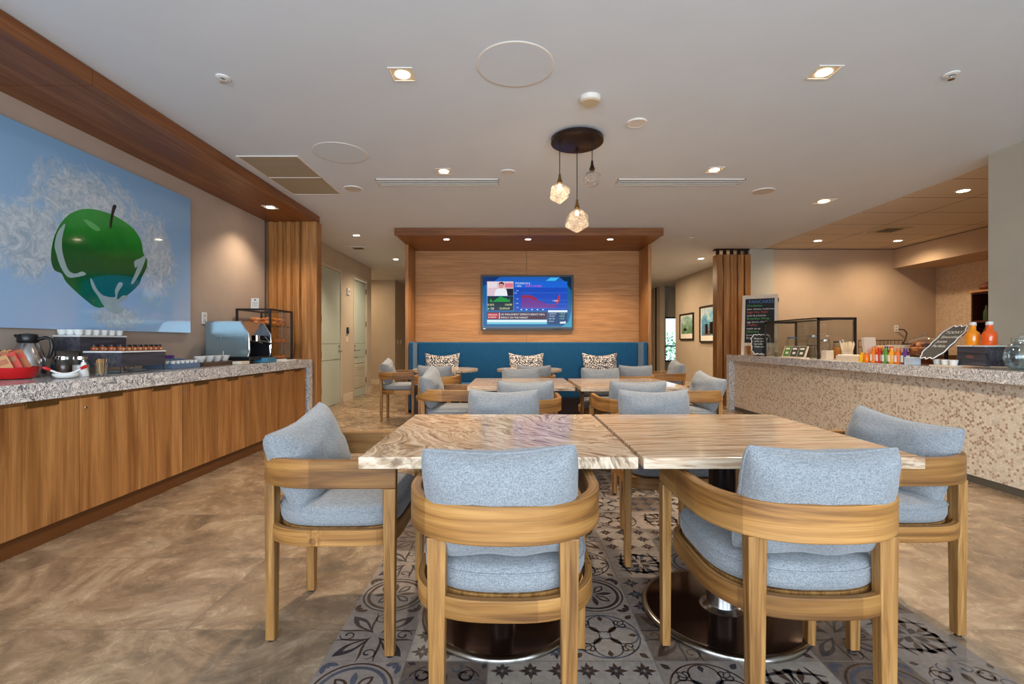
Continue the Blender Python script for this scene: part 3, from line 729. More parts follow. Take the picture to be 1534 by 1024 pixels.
# ---------------------------------------------------------------- pillows, chairs, tables
def pillow_mesh(mat, wd, hh, T_, name='throw_pillow', seed=0, sag=.02, pinch=.05, n=22, corner=.0):
    m = MB(); vs = []; fs = []
    def P(u, v, sg):
        ex = 1 - pinch * (1 - v * v); ez = 1 - pinch * (1 - u * u)
        rr = 1 - corner * (abs(u) * abs(v)) ** 4
        x = wd / 2 * u * ex * rr; z = hh / 2 * v * ez * rr
        if v > 0: z -= sag * (1 - u * u) * v * v
        th = T_ / 2 * max(0, (1 - u ** 4) * (1 - v ** 4)) ** .55
        wr = mnoise.noise(Vector((u * 2.3 + seed * 9.1, v * 2.3, sg * 3 + seed))) * .012 * (1 - (u * v) ** 2) + mnoise.noise(Vector((u * 6 + seed, v * 5, sg))) * .004
        return (x, sg * (th + (wr if th > .004 else 0)), z)
    for sg in (1, -1):
        o = len(vs)
        for j in range(n + 1):
            for i in range(n + 1):
                u = math.sin((2 * i / n - 1) * PI / 2); v = math.sin((2 * j / n - 1) * PI / 2)
                vs.append(P(u, v, sg))
        for j in range(n):
            for i in range(n):
                q = (o + j * (n + 1) + i, o + j * (n + 1) + i + 1, o + (j + 1) * (n + 1) + i + 1, o + (j + 1) * (n + 1) + i)
                fs.append(q if sg < 0 else q[::-1])
    # piping round the rim
    m.add(vs, fs)
    rim = []
    for k in range(4 * n):
        t_ = k / (4 * n) * 4; s_ = int(t_); f = t_ - s_; a = 2 * f - 1
        u, v = ((a, -1), (1, a), (-a, 1), (-1, -a))[s_]
        u = math.sin(u * PI / 2); v = math.sin(v * PI / 2)
        rim.append(P(u, v, 1))
    m.tube(rim, .0035, 6, closed=True)
    me_o = m.build(name, mat, smooth=60)
    return me_o

def sup(a, b, n, t):
    c, s_ = math.cos(t), math.sin(t)
    return (a * math.copysign(abs(c) ** (2 / n), c), b * math.copysign(abs(s_) ** (2 / n), s_))
def seat_out(sc_=1.0, N=56, a=.243, bf=.262, bb=.232, nf=5.0, nb=2.5):
    pts = []
    for k in range(N):
        t_ = 2 * PI * k / N; s_ = math.sin(t_)
        pts.append(sup(a * sc_, (bf if s_ > 0 else bb) * sc_, nf if s_ > 0 else nb, t_))
    return pts
def make_chair(label, group='bentwood dining chairs around the tables'):
    t = thing('dining_chair', label, 'chair', (0, 0, 0), 0, group)
    path = [(-.266, .27)] + [(-.267, .2), (-.268, .1), (-.268, .02)]
    for k in range(1, 28):
        a = PI + PI * k / 28; x, y = sup(.268, .262, 2.45, a); path.append((x, y - .012))
    path += [(.268, .02), (.268, .1), (.267, .2), (.266, .27)]
    MB().ribbon(path, .60, .70, .030).build('backrest_rail', OAK_U, t, smooth=40, bevel=.004)
    for sx in (-1, 1):
        MB().frustum((sx * .266, .246), (.030, .034), .008, (sx * .266, .246), (.034, .046), .60).build('leg', OAK_Z, t, bevel=.003)
        MB().frustum((sx * .176, -.221), (.036, .034), .008, (sx * .176, -.219), (.052, .036), .60).build('leg', OAK_Z, t, bevel=.003)
    for o in list(t.children)[1:]:
        cx, cy = (o.data.vertices[0].co.x + o.data.vertices[1].co.x) / 2, (o.data.vertices[0].co.y + o.data.vertices[2].co.y) / 2
        MB().cyl(cx, cy, 0, .008, .012, n=12).build('glide', BLKPL, o)
    ap = []
    for k in range(56):
        a = 2 * PI * k / 56; s_ = math.sin(a); ap.append(sup(.252, .252 if s_ > 0 else .248, 6 if s_ > 0 else 2.8, a))
    MB().ribbon(ap, .388, .446, .022, closed=True).build('seat_frame', OAK_U, t, smooth=40, bevel=.003)
    MB().prism(seat_out(.97), .425, .446).build('seat_board', OAK_Z, t)
    prof = [(.90, .447), (.972, .452), (.996, .466), (1.0, .484), (.994, .502), (.965, .516), (.90, .523), (.7, .529), (.4, .532), (.1, .533)]
    rings = [[(x, y, z) for x, y in seat_out(s_)] for s_, z in prof]
    c = MB().loft(rings).build('seat_cushion', FAB, t, smooth=60)
    MB().tube([(x, y, .502) for x, y in seat_out(.998)], .003, 6, closed=True).build('piping', FAB, c, smooth=60)
    return t
CH1 = make_chair('light oak chair with its curved back to the camera at the left front table')
placed = [False]
PIL0 = pillow_mesh(FAB, .435, .335, .16, 'back_pillow', 1, corner=.085, sag=.024)
def dchair(x, y, rot, label, plabel, tilt=14, roll=0, dx=0, dy=0, yaw=0, pz=0, pw=1.0):
    if not placed[0]:
        c = CH1; c.location = (x, y, 0); c.rotation_euler = (0, 0, rot); p = PIL0; placed[0] = True
    else:
        c = dup(CH1, (x, y, 0), (0, 0, rot), label); p = PIL0.copy(); COL.objects.link(p)
    c['label'] = label
    tag(p, plabel, 'pillow', 'grey-blue pillows on the dining chairs')
    R = math.radians
    M_ = Matrix.Translation((x, y, 0)) @ Matrix.Rotation(rot, 4, 'Z') @ Matrix.Translation((dx, -.148 + dy, .528 + pz)) @ Matrix.Rotation(R(yaw), 4, 'Z') @ Matrix.Rotation(R(tilt), 4, 'X') @ Matrix.Rotation(R(roll), 4, 'Y') @ Matrix.Translation((0, 0, .162 + abs(math.sin(R(roll))) * .14))
    p.matrix_world = M_; p.location = M_.translation; p.rotation_euler = M_.to_euler(); p.scale = (pw, 1, 1)
    return c
H = PI / 2
dchair(-.02, 1.48, -.02, 'light oak chair with its curved back to the camera at the left front table', 'grey-blue pillow in the chair nearest the camera at the left front table', roll=-2)
dchair(.832, 1.492, 0, 'light oak chair with its curved back to the camera at the right front table', 'grey-blue pillow in the near chair of the right front table', roll=1)
dchair(-.681, 1.945, -H, 'oak armchair on the left side of the left front table', 'grey-blue pillow tipped on its corner in the left side chair, front row', roll=11, yaw=-9, dy=.075, tilt=19, dx=0, pz=-.03)
dchair(1.483, 1.975, H, 'oak armchair on the right side of the right front table', 'grey-blue pillow tipped in the right side chair beside the mosaic counter', roll=-6, yaw=19, dy=.085, tilt=19, pz=-.03)
dchair(-.03, 2.585, PI, 'oak chair tucked at the far side of the left front table, facing camera', 'grey-blue pillow just above the far edge of the left front table', dx=.02)
dchair(.84, 2.585, PI, 'oak chair tucked at the far side of the right front table, facing camera', 'grey-blue pillow just above the far edge of the right front table', dx=-.0)
dchair(.10, 3.69, 0, 'oak chair with its back to the camera at the left second-row table', 'grey-blue pillow in the near chair of the left second-row table')
dchair(.93, 3.69, 0, 'oak chair with its back to the camera at the right second-row table', 'grey-blue pillow in the near chair of the right second-row table')
dchair(-.575, 4.39, -H, 'oak armchair on the left side of the second row of tables', 'grey-blue pillow upright in the left side chair of the second row', roll=12, yaw=-6, dy=.03)
dchair(1.60, 4.30, H, 'oak armchair on the right of the second row, near the counter end', 'grey-blue pillow tilted in the right side chair of the second row', roll=-9, yaw=14, dy=.05, tilt=20, pz=-.02)
dchair(.10, 4.97, PI, 'oak chair on the far side of the left second-row table, facing camera', 'grey-blue pillow beyond the left second-row table')
dchair(.97, 4.97, PI, 'oak chair on the far side of the right second-row table, facing camera', 'grey-blue pillow beyond the right second-row table, below the right dotted cushion')
dchair(-.95, 5.99, 0, 'oak chair with its back to camera at the left round table', 'grey-blue pillow in front of the left round table')
dchair(.27, 5.99, 0, 'oak chair with its back to camera at the middle round table', 'grey-blue pillow in front of the middle round table')
dchair(1.52, 6.02, 0, 'oak chair with its back to camera near the right end of the blue bench', 'grey-blue pillow in the chair near the right end of the bench')
dchair(-1.62, 6.80, -H, 'oak armchair on the far left, by the hallway and blue bench', 'grey-blue pillow in the far left armchair by the hallway', roll=10, dy=.03)
dchair(2.09, 6.52, H, 'oak armchair on the far right, in front of the framed pictures', 'grey-blue pillow in the far right armchair below the framed pictures', roll=-8, dy=.02)

def table(x, y, wd, mat, label, round_=False, dz=0):
    t = thing('dining_table', label, 'table', (x, y, 0), 0, 'stone-topped pedestal tables')
    if round_: MB().lathe([(0, .712), (wd - .006, .712), (wd, .718), (wd, .744), (wd - .005, .75), (0, .75)], n=64).build('table_top', mat, t, smooth=35)
    else: MB().box(-wd / 2, wd / 2, -.45, .45, .712, .75).build('table_top', mat, t, bevel=.003)
    MB().lathe([(0, .70), (.16, .70), (.16, .711), (0, .711)], n=32).build('support_plate', BRONZE, t)
    MB().lathe([(.052, .135), (.052, .70)], n=32).build('column', plain('column_paint', C(44, 34, 32), 0.25, metal=.5), t, smooth=40)
    MB().lathe([(.095, .018), (.085, .030), (.062, .038), (.060, .045), (.060, .14), (.052, .145)], n=32).build('sleeve', STEEL, t, smooth=40)
    r = .325 if not round_ else .26
    MB().lathe([(0, .026), (.05, .026), (r - .03, .020), (r - .022, .0195)], n=64).build('base_plate', BASEPL, t, smooth=60)
    MB().lathe([(r - .022, .0195), (r - .006, .017), (r, .010), (r, .001), (0, .001)], n=64).build('base_rim', BASERIM, t, smooth=60)
    return t
table(-.044, 1.96, .90, MARB_A, 'square swirled brown marble table at the left front')
table(.875, 1.96, .905, MARB_B, 'square straight-veined marble table at the right front')
table(.0765, 4.37, .90, MARB_B, 'square stone-topped table on the left of the second row')
table(1.012, 4.33, .885, MARB_B, 'square stone-topped table on the right of the second row')
table(-.92, 6.53, .45, MARB_A, 'round stone-topped table before the left part of the blue bench', True)
table(.24, 6.53, .45, MARB_A, 'round stone-topped table before the middle of the blue bench', True)

DP = pillow_mesh(DOTF, .57, .50, .14, 'dotted_cushion', 5, sag=.035, pinch=.08)
for k, (x, l) in enumerate(((-1.13, 'dotted cushion at the left end of the blue bench'), (.23, 'dotted cushion in the middle of the blue bench, below the television'), (1.42, 'dotted cushion on the right part of the blue bench'))):
    o = DP if k == 0 else DP.copy()
    if k: COL.objects.link(o)
    o.location = (x, 7.575, .46 + .245); o.rotation_euler = (math.radians(-16), 0, 0); tag(o, l, 'cushion', 'dotted cushions along the bench')

# ---------------------------------------------------------------- ceiling fixtures
def Z(x, y, z=HC):
    d = (z - CH) * F / (CY - y); return ((x - CX) * d / F, d)
TRIMW = plain('white_trim', C(222, 214, 204), 0.5)
def downlight(x, y, label, z=HC, sq=True, s=.15, power=30, ang=115, group='lit downlights in the white ceiling', col=(1, .80, .58)):
    X, Y = Z(x, y, z); t = thing('ceiling_downlight', label, 'downlight', (X, Y, z), 0, group)
    m = MB(); h = s / 2
    if sq:
        for b in ((-h, h, -h, -h + .012), (-h, h, h - .012, h), (-h, -h + .012, -h + .012, h - .012), (h - .012, h, -h + .012, h - .012)): m.box(b[0], b[1], b[2], b[3], -.006, -.0005)
        m.build('trim_ring', TRIMW, t)
        MB().box(-h + .012, h - .012, -h + .012, h - .012, -.003, -.0008).build('reflector', plain('warm_reflector', C(226, 204, 170), .35), t)
    else: m.lathe([(h * .7, -.001), (h * .75, -.008), (h, -.006), (h, -.0005)], n=28).build('trim_ring', TRIMW, t, smooth=40)
    r = h * .58 if sq else h * .72
    MB().lathe([(0, -.0055), (r, -.0055), (r, -.003), (0, -.003)], n=24).build('lens', LENS, t)
    spot(t, (0, 0, -.02), power, col, ang)
    return t
downlight(603, 111, 'square lit downlight near the camera on the left of the ceiling')
downlight(1234, 108, 'square lit downlight near the camera on the right of the ceiling')
downlight(665, 256, 'square lit downlight beyond the left slot diffuser')
downlight(1070, 254, 'square lit downlight beyond the right slot diffuser')
downlight(534, 352, 'round lit downlight at the mouth of the left hallway', sq=False, s=.13)
downlight(593, 388, 'lit downlight far down the left hallway beside the alcove', s=.16, power=35, ang=150)
downlight(1234, 301, 'bright square downlight in the white ceiling before the kitchen', s=.19)
downlight(1050, 387, 'lit downlight far back on the right, beyond the alcove', s=.16, power=60, ang=150)
downlight(1225, 360, 'round kitchen downlight over the left end of the back wall', z=HC + .012, sq=False, s=.15, group='kitchen downlights', ang=160, power=19, col=(1, .76, .52))
downlight(1345, 360, 'round kitchen downlight over the right part of the back wall', z=HC + .012, sq=False, s=.15, group='kitchen downlights', ang=160, power=19, col=(1, .76, .52))
downlight(1443, 285, 'round kitchen downlight nearest the grey wall', z=HC + .012, sq=False, s=.15, group='kitchen downlights', ang=160, power=19, col=(1, .76, .52))
for x, l in ((669, 'left'), (791, 'middle'), (914, 'right')):
    downlight(x, 358, {'left': 'leftmost of the three downlights under the alcove header', 'middle': 'middle downlight under the alcove header', 'right': 'rightmost of the three downlights under the alcove header'}[l], z=2.66, sq=False, s=.11, power=26, ang=120, group='downlights under the alcove header')
X0, Y0_ = Z(405, 310, 2.667)
for k, (yy, l) in enumerate(((5.40, 'lit downlight under the bulkhead above the pastry case'), (3.55, 'bulkhead downlight above the jam jar stand'), (1.9, 'bulkhead downlight nearest the camera'))):
    if k: continue
    downlight(405, 310, l, z=2.667, s=.14, power=12, group='downlights under the bulkhead')

def ring_disc(x, y, r, label, name, cat, h=.012, mat=None, z=HC, group=None):
    X, Y = Z(x, y, z); t = thing(name, label, cat, (X, Y, z), 0, group)
    MB().lathe([(r - .014, -h * .8), (r - .004, -h), (r, -h * .5), (r, -.0005)], n=48).build('rim', TRIMW, t, smooth=50)
    MB().lathe([(0, -h * .75), (r - .014, -h * .75), (r - .014, -.001)], n=48).build('cover', mat or TRIMW, t)
    return t
PANELM = paint('painted_panel', C(208, 214, 220), C(211, 217, 223))
for x, y, l in ((772, 98, 'large round flush access panel near the camera'), (510, 229, 'round flush access panel beside the ceiling grille')):
    ring_disc(x, y, .232, l, 'access_panel', 'access panel', .006, PANELM)
GRL = plain('speaker_mesh', C(196, 186, 172), .7)
ring_disc(529, 282, .10, 'round ceiling speaker between the grille and left slot diffuser', 'ceiling_speaker', 'speaker', mat=GRL, group='round ceiling speakers')
ring_disc(1143, 286, .12, 'round ceiling speaker right of the right slot diffuser', 'ceiling_speaker', 'speaker', mat=GRL, group='round ceiling speakers')
ring_disc(761, 257, .072, 'small round white cover between the two slot diffusers', 'ceiling_cover', 'cover plate')
ring_disc(954, 183, .075, 'small round white ceiling cover right of the pendant', 'ceiling_cover', 'cover plate')
X, Y = Z(884, 146); t = thing('smoke_detector', 'round white smoke detector in front of the pendant lamp', 'smoke detector', (X, Y, HC))
MB().lathe([(.072, -.0005), (.072, -.022), (.066, -.03)], n=32).build('body', TRIMW, t, smooth=40); MB().lathe([(.066, -.03), (.058, -.04), (0, -.042)], n=32).build('cap', plain('tan_cap', C(198, 180, 150), .6), t, smooth=40)
for x, y, l in ((334, 116, 'sprinkler head on the left near the bulkhead'), (1425, 111, 'sprinkler head on the right near the grey wall'), (1035, 356, 'small far sprinkler right of the alcove header')):
    X, Y = Z(x, y); t = thing('sprinkler_head', l, 'sprinkler', (X, Y, HC), 0, 'ceiling sprinkler heads')
    MB().lathe([(.042, -.0005), (.042, -.006), (.02, -.01), (.018, -.002)], n=24).build('escutcheon', WHITE, t, smooth=40)
    m = MB(); m.cyl(0, 0, -.03, -.008, .007, n=10); m.cyl(0, 0, -.034, -.03, .018, n=12); m.build('nozzle', CHROME, t)
# return air grille
def grillem():
    t = NT('grille_face'); tc = t.node('ShaderNodeTexCoord'); sp = t.node('ShaderNodeSeparateXYZ'); t.l.new(tc.outputs['Object'], sp.inputs[0])
    a = t.math('GREATER_THAN', t.math('FRACT', t.math('MULTIPLY', sp.outputs[0], 55)), .35); b = t.math('GREATER_THAN', t.math('FRACT', t.math('MULTIPLY', sp.outputs[1], 55)), .35)
    return t.set(t.mix(t.math('MULTIPLY', a, b), C(196, 184, 158), C(96, 84, 66)), .6)
t = thing('air_return_grille', 'double tan perforated air grille beside the bulkhead', 'air grille', (-2.17, 4.71, HC))
m = MB()
for b in ((-.275, .275, -.545, -.53), (-.275, .275, .53, .545), (-.275, .275, -.009, .009), (-.275, -.26, -.53, .53), (.26, .275, -.53, .53)): m.box(*b, -.01, -.0005)
m.build('frame', TRIMW, t)
MB().box(-.26, .26, -.53, .53, -.006, -.001).build('perforated_face', grillem(), t)
for x0, x1, l in ((-1.386, -.13, 'left slot diffuser in the ceiling before the alcove'), (1.07, 2.36, 'right slot diffuser in the ceiling before the alcove')):
    t = thing('slot_diffuser', l, 'air diffuser', ((x0 + x1) / 2, 4.84, HC), 0, 'linear slot diffusers'); L = (x1 - x0) / 2
    m = MB()
    for yy in (-.085, -.03, .025, .075): m.box(-L, L, yy, yy + .010, -.012, -.0005)
    m.box(-L, -L + .01, -.085, .085, -.012, -.0005); m.box(L - .01, L, -.085, .085, -.012, -.0005); m.build('blades', TRIMW, t)
    MB().box(-L + .01, L - .01, -.075, .075, -.003, -.001).build('dark_slot', plain('slot_shadow', C(70, 84, 84), .7), t)
X, Y = Z(537, 371); t = thing('hall_ceiling_vent', 'small dark ceiling vent in the left hallway above the doors', 'vent', (X, Y, HC))
MB().box(-.12, .12, -.12, .12, -.012, -.0005).build('frame', TRIMW, t); m = MB()
for k in range(5): m.box(-.09, .09, -.085 + k * .036, -.065 + k * .036, -.014, -.0125)
m.build('slots', BLACK, t)
X, Y = Z(1332, 344, HC + .012); t = thing('kitchen_ceiling_vent', 'dark square vent in the tiled kitchen ceiling', 'vent', (X, Y, HC + .012))
MB().box(-.2, .2, -.2, .2, -.008, -.0005).build('frame', plain('tan_vent', C(190, 170, 140), .6), t); MB().box(-.12, .12, -.12, .12, -.012, -.0085).build('slots', BLACK, t)

# pendant cluster
def shademat(warm):
    t = NT('lit_crystal_glass' if warm else 'unlit_crystal_glass'); tb = t.node('ShaderNodeBsdfTransparent'); tb.inputs[0].default_value = (.96, .93, .9, 1)
    gl = t.node('ShaderNodeBsdfGlossy'); gl.inputs['Roughness'].default_value = .08; tr = t.node('ShaderNodeBsdfTranslucent'); tr.inputs[0].default_value = (.95, .88, .8, 1) if warm else (.85, .85, .85, 1)
    n = t.noise(t.co(), 45, 4, .7, 1.5); lw = t.node('ShaderNodeLayerWeight'); lw.inputs[0].default_value = .4
    bp = t.node('ShaderNodeBump'); t.l.new(n, bp.inputs['Height']); bp.inputs['Strength'].default_value = .8; bp.inputs['Distance'].default_value = .01
    t.l.new(bp.outputs[0], gl.inputs['Normal'])
    m1 = t.node('ShaderNodeMixShader'); t.l.new(t.ramp(n, [(.4, (.04,) * 3 + (1,)), (.62, (.4,) * 3 + (1,))]), m1.inputs[0]); t.l.new(tb.outputs[0], m1.inputs[1]); t.l.new(tr.outputs[0], m1.inputs[2])
    m2 = t.node('ShaderNodeMixShader'); t.l.new(lw.outputs['Facing'], m2.inputs[0]); t.l.new(m1.outputs[0], m2.inputs[1]); t.l.new(gl.outputs[0], m2.inputs[2])
    t.l.new(m2.outputs[0], t.out.inputs[0]); return t.m
SHL, SHU = shademat(True), shademat(False)
t = thing('pendant_lamp', 'three-light pendant with crystal glass shades on a round bronze canopy', 'pendant lamp', (.525, 3.80, HC))
MB().lathe([(0, -.05), (.20, -.05), (.21, -.044), (.21, -.012), (.19, -.0005)], n=56).build('canopy', BRONZE, t, smooth=40)
import bmesh
def crystal(r, sx, sz, seed, mat, parent, loc):
    bm = bmesh.new(); bmesh.ops.create_icosphere(bm, subdivisions=1, radius=r); rn = random.Random(seed)
    for v in bm.verts: v.co = Vector((v.co.x * sx, v.co.y * sx, v.co.z * sz)) * rn.uniform(.82, 1.1)
    bmesh.ops.bevel(bm, geom=list(bm.edges), offset=.006, segments=1, affect='EDGES')
    me = bpy.data.meshes.new('glass_shade'); bm.to_mesh(me); bm.free(); me.materials.append(mat)
    o = bpy.data.objects.new('glass_shade', me); COL.objects.link(o); o.parent = parent; o.location = loc; return o
for (x, y, zc, r, lit, sd) in ((.380 - .525, -.05, 2.30, .092, True, 3), (.015, .11, 2.125, .112, True, 8), (.635 - .525, -.07, 2.415, .075, False, 5)):
    dz = zc - HC; top = dz + r
    MB().cyl(x, y, -.065, -.05, .012, n=12).build('cord_grip', BRONZE, t)
    MB().cyl(x, y, top + .06, -.06, .0035, n=8).build('cord', BLKPL, t)
    MB().lathe([(0, .065), (.008, .065), (.012, .03), (.022, .0), (.024, -.006), (0, -.008)], x, y, 20, zoff=top).build('socket', BRASS if lit else BRONZE, t, smooth=40)
    s_ = crystal(r, 1.0, 1.05, sd, SHL if lit else SHU, t, (x, y, dz))
    if lit:
        MB().lathe([(0, .03), (.012, .025), (.018, .008), (.014, -.012), (0, -.02)], n=16).build('bulb', BULB, s_, loc=(0, 0, r * .55), smooth=60)
        l = bpy.data.lights.new('bulb_light', 'POINT'); l.energy = .16 * LAMP; l.color = (1, .7, .42); l.shadow_soft_size = .03
        lo = bpy.data.objects.new('bulb_light', l); COL.objects.link(lo); lo.parent = t; lo.location = (x, y, dz - .0)

# ---------------------------------------------------------------- hall doors and wall fittings
def hall_door(n, y0, y1, top, louver, hinge_near):
    o = struct(MB().box(XL - .05, XL - .012, y0 + .045, y1 - .045, .008, top - .045), 'door_%d' % n, DOORM)
    m = MB(); m.box(XL - .11, XL + .008, y0, y0 + .045, 0, top); m.box(XL - .11, XL + .008, y1 - .045, y1, 0, top); m.box(XL - .11, XL + .008, y0 + .045, y1 - .045, top - .045, top)
    m.build('door_frame', DFRAME, o)
    m = MB()
    for z in (1.085, .80): m.box(XL - .0125, XL - .0105, y0 + .05, y1 - .05, z, z + .008)
    m.build('groove', plain('groove_line', C(110, 112, 104), .5), o)
    hy = y0 + .05 if hinge_near else y1 - .05
    for z in (.25, .85, 1.45, 2.15): MB().box(XL - .02, XL + .006, hy - .012, hy + .012, z, z + .11).build('hinge', BRASS, o)
    ky = (y1 - .11) if hinge_near else (y0 + .11)
    h = MB(); h.lathe([(0, 0), (.026, 0), (.026, .008), (0, .008)], n=20)
    h.build('handle_rose', STEEL, o, loc=(XL - .012, ky, .95), rot=(0, H, 0))
    s_ = -1 if hinge_near else 1
    MB().tube([(XL - .006, ky, .95), (XL + .045, ky, .95), (XL + .052, ky + s_ * .02, .95), (XL + .052, ky + s_ * .13, .95)], .009, 8).build('handle', STEEL, o, smooth=50)
    MB().lathe([(0, 0), (.022, 0), (.022, .012), (0, .012)], n=18).build('deadbolt', STEEL, o, loc=(XL - .012, ky, 1.04), rot=(0, H, 0))
    if louver:
        m = MB(); m.box(XL - .012, XL - .004, y0 + .12, y0 + .135, .2, .7); m.box(XL - .012, XL - .004, y1 - .135, y1 - .12, .2, .7); m.box(XL - .012, XL - .004, y0 + .12, y1 - .12, .69, .705); m.box(XL - .012, XL - .004, y0 + .12, y1 - .12, .195, .21)
        for k in range(14): m.add([(XL - .012, y0 + .135, .225 + k * .033), (XL - .004, y0 + .135, .21 + k * .033), (XL - .004, y1 - .135, .21 + k * .033), (XL - .012, y1 - .135, .225 + k * .033)], [(0, 1, 2, 3)])
        m.build('louver', DFRAME, o)
        MB().box(XL - .005, XL + .02, y0 + .05, y1 - .05, top - .085, top - .05).build('reflection_bar', plain('pale_reflection', C(228, 234, 234), .3), o)  # pale bar stands in for the bright reflection along the door head
hall_door(1, 7.74, 8.73, 2.44, False, True)
hall_door(2, 9.37, 10.25, 2.46, True, False)
t = thing('fire_strobe', 'white fire alarm strobe high on the wall between the hall doors', 'fire alarm', (XL, 9.05, 2.09))
MB().box(0, .03, -.06, .06, -.065, .065).build('body', WHITE, t, bevel=.006); MB().lathe([(0, 0), (.03, 0), (.022, .014), (0, .014)], n=20).build('lens', plain('strobe_lens', C(190, 190, 190), .1), t, loc=(.03, 0, 0), rot=(0, H, 0))
t = thing('card_reader', 'small dark card reader beside the first hall door', 'card reader', (XL, 9.02, 1.34))
MB().box(0, .03, -.035, .035, -.06, .06).build('body', BLKPL, t, bevel=.006); MB().box(.0305, .0315, -.02, .02, .0, .04).build('display', plain('reader_face', C(150, 160, 165), .2), t)
tag(MB().box(XL, XL + .004, 8.97, 9.05, 1.13, 1.23).build('door_sign', plain('cream_plate', C(232, 216, 180), .5)), 'small cream sign below the card reader', 'sign')
for yy, l in ((12.85, 'light switch plate nearer the corner at the hallway end'), (13.2, 'light switch plate farther along the hallway end wall')):
    t = thing('light_switch', l, 'switch', (-3.12, yy, 1.12), 0, 'hallway end switches'); MB().box(0, .008, -.05, .05, -.065, .065).build('plate', WHITE, t, bevel=.002); MB().box(.008, .012, -.015, .015, -.03, .03).build('rocker', WHITE, t)
def outlet(x, y, z, rz, label):
    t = thing('wall_outlet', label, 'outlet', (x, y, z), rz)
    MB().box(-.038, .038, -.007, 0, -.06, .06).build('plate', WHITE, t, bevel=.002)
    for dz in (-.025, .025): MB().box(-.016, .016, -.009, -.007, dz - .014, dz + .014).build('socket', plain('socket_grey', C(190, 186, 178), .4), t)
    return t
outlet(XL, 4.83, 1.365, H, 'white wall outlet above the espresso machine')

# framed pictures on the right hall wall
def picmat(name, a, b, c_):
    t = NT(name); v = t.co(scale=(1, 1, 1)); n = t.noise(v, 6, 5, .6); sp = t.node('ShaderNodeSeparateXYZ'); t.l.new(t.node('ShaderNodeTexCoord').outputs['Object'], sp.inputs[0])
    f = t.math('ADD', n, t.math('MULTIPLY', sp.outputs[2], .8)); return t.set(t.ramp(f, [(.2, a), (.45, b), (.6, c_), (.8, C(210, 232, 240))]), .08, coat=.5)
def picture(y0, y1, z0, z1, label, mat, extra):
    t = thing('framed_picture', label, 'picture', (4.36, (y0 + y1) / 2, (z0 + z1) / 2), 0, 'framed pictures on the right hall wall'); a = (y1 - y0) / 2; b = (z1 - z0) / 2; f = .035
    m = MB()
    for q in ((-a, a, -b, -b + f), (-a, a, b - f, b), (-a, -a + f, -b + f, b - f), (a - f, a, -b + f, b - f)): m.box(-.035, -.001, *q)
    m.build('frame', BLACK, t, bevel=.002)
    MB().box(-.012, -.002, -a + f, a - f, -b + f, b - f).build('mat_board', PAPER, t)
    p = MB().box(-.0135, -.012, -a + f + .05, a - f - .05, -b + f + .12, b - f - .03).build('photograph', mat, t)
    m = MB()
    for (yy, zz, w_, h_) in extra: m.box(-.0145, -.0136, yy - w_ / 2, yy + w_ / 2, zz, zz + h_)
    m.build('printed_shapes', BRONZE, p)
picture(11.26, 12.17, 1.17, 1.83, 'smaller framed picture beside the glazed recess', picmat('green_scene_print', C(90, 120, 90), C(110, 160, 120), C(150, 190, 180)), [(.1, -.1, .2, .06)])
picture(9.45, 10.88, 1.11, 1.93, 'larger framed picture partly hidden by the slatted room divider', picmat('harbour_print', C(120, 90, 60), C(90, 150, 190), C(120, 190, 220)), [(.35, -.22, .14, .22), (.1, -.22, .16, .26), (-.15, -.22, .14, .2), (-.4, -.22, .16, .24)])

# slatted divider right of the alcove
t = thing('slatted_room_divider', 'five tall dark wood fins hung from a bronze rail beside the counter', 'room divider', (0, 8.37, 0))
MB().box(3.60, 4.20, -.05, .07, HC - .025, HC - .001).build('ceiling_rail', BRONZE, t)
for k in range(5):
    x = 3.655 + k * .125
    f = MB().box(x - .047, x + .047, -.09, .09, .001, 2.66).build('fin', WAL_Z, t, bevel=.006)
    MB().box(x - .02, x + .02, -.03, .03, 2.66, HC - .025).build('bracket', BRONZE, f)

# ---------------------------------------------------------------- right service counter
t = thing('service_counter', 'long counter with speckled granite top and penny-round mosaic front', 'counter')
MB().box(3.58, 4.195, 1.4, 4.15, .815, .91).build('countertop', GRANITE, t, bevel=.002)
MB().box(3.58, 4.195, 4.15, 7.86, .815, .91).build('countertop', GRANITE, t, bevel=.002)
MB().box(3.58, 4.195, 7.76, 7.86, 0, .815).build('waterfall_end', GRANITE, t, bevel=.002)
m = MB(); m.box(3.665, 3.72, 1.4, 7.755, .06, .814); m.build('mosaic_front', MOSAIC, t)
MB().box(3.67, 3.74, 1.4, 7.755, 0.0, .06).build('plinth', plain('plinth_grey', C(84, 78, 68), .5), t)
MB().box(3.72, 4.19, 1.4, 7.75, .002, .812).build('carcass', WALLG, t)

# back counter of the kitchen and its things
t = thing('back_counter', 'low kitchen counter along the back wall behind the service counter', 'counter')
MB().box(4.75, 7.5, 7.85, 8.42, .86, .90).build('worktop', plain('dark_worktop', C(110, 84, 62), .3), t); MB().box(4.75, 7.5, 7.9, 8.42, .0, .86).build('carcass', WAL_Z, t)
def wirebasket(x, y, z):
    t = thing('wire_rack', 'dark wire dish rack on the back counter beside the outlet', 'wire rack', (x, y, z))
    m = MB()
    for zz in (.005, .13, .25): m.tube([(-.26, -.15, zz), (.26, -.15, zz), (.26, .15, zz), (-.26, .15, zz)], .006, 6, closed=True)
    for k in range(9): m.tube([(-.26 + k * .065, -.15, .25), (-.26 + k * .065, -.15, .005), (-.26 + k * .065, .15, .005), (-.26 + k * .065, .15, .25)], .004, 5)
    m.build('wires', BRONZE, t)
wirebasket(6.35, 8.12, .90)
t = thing('toaster', 'black toaster on the back counter under the outlet', 'toaster', (6.92, 8.05, .90))
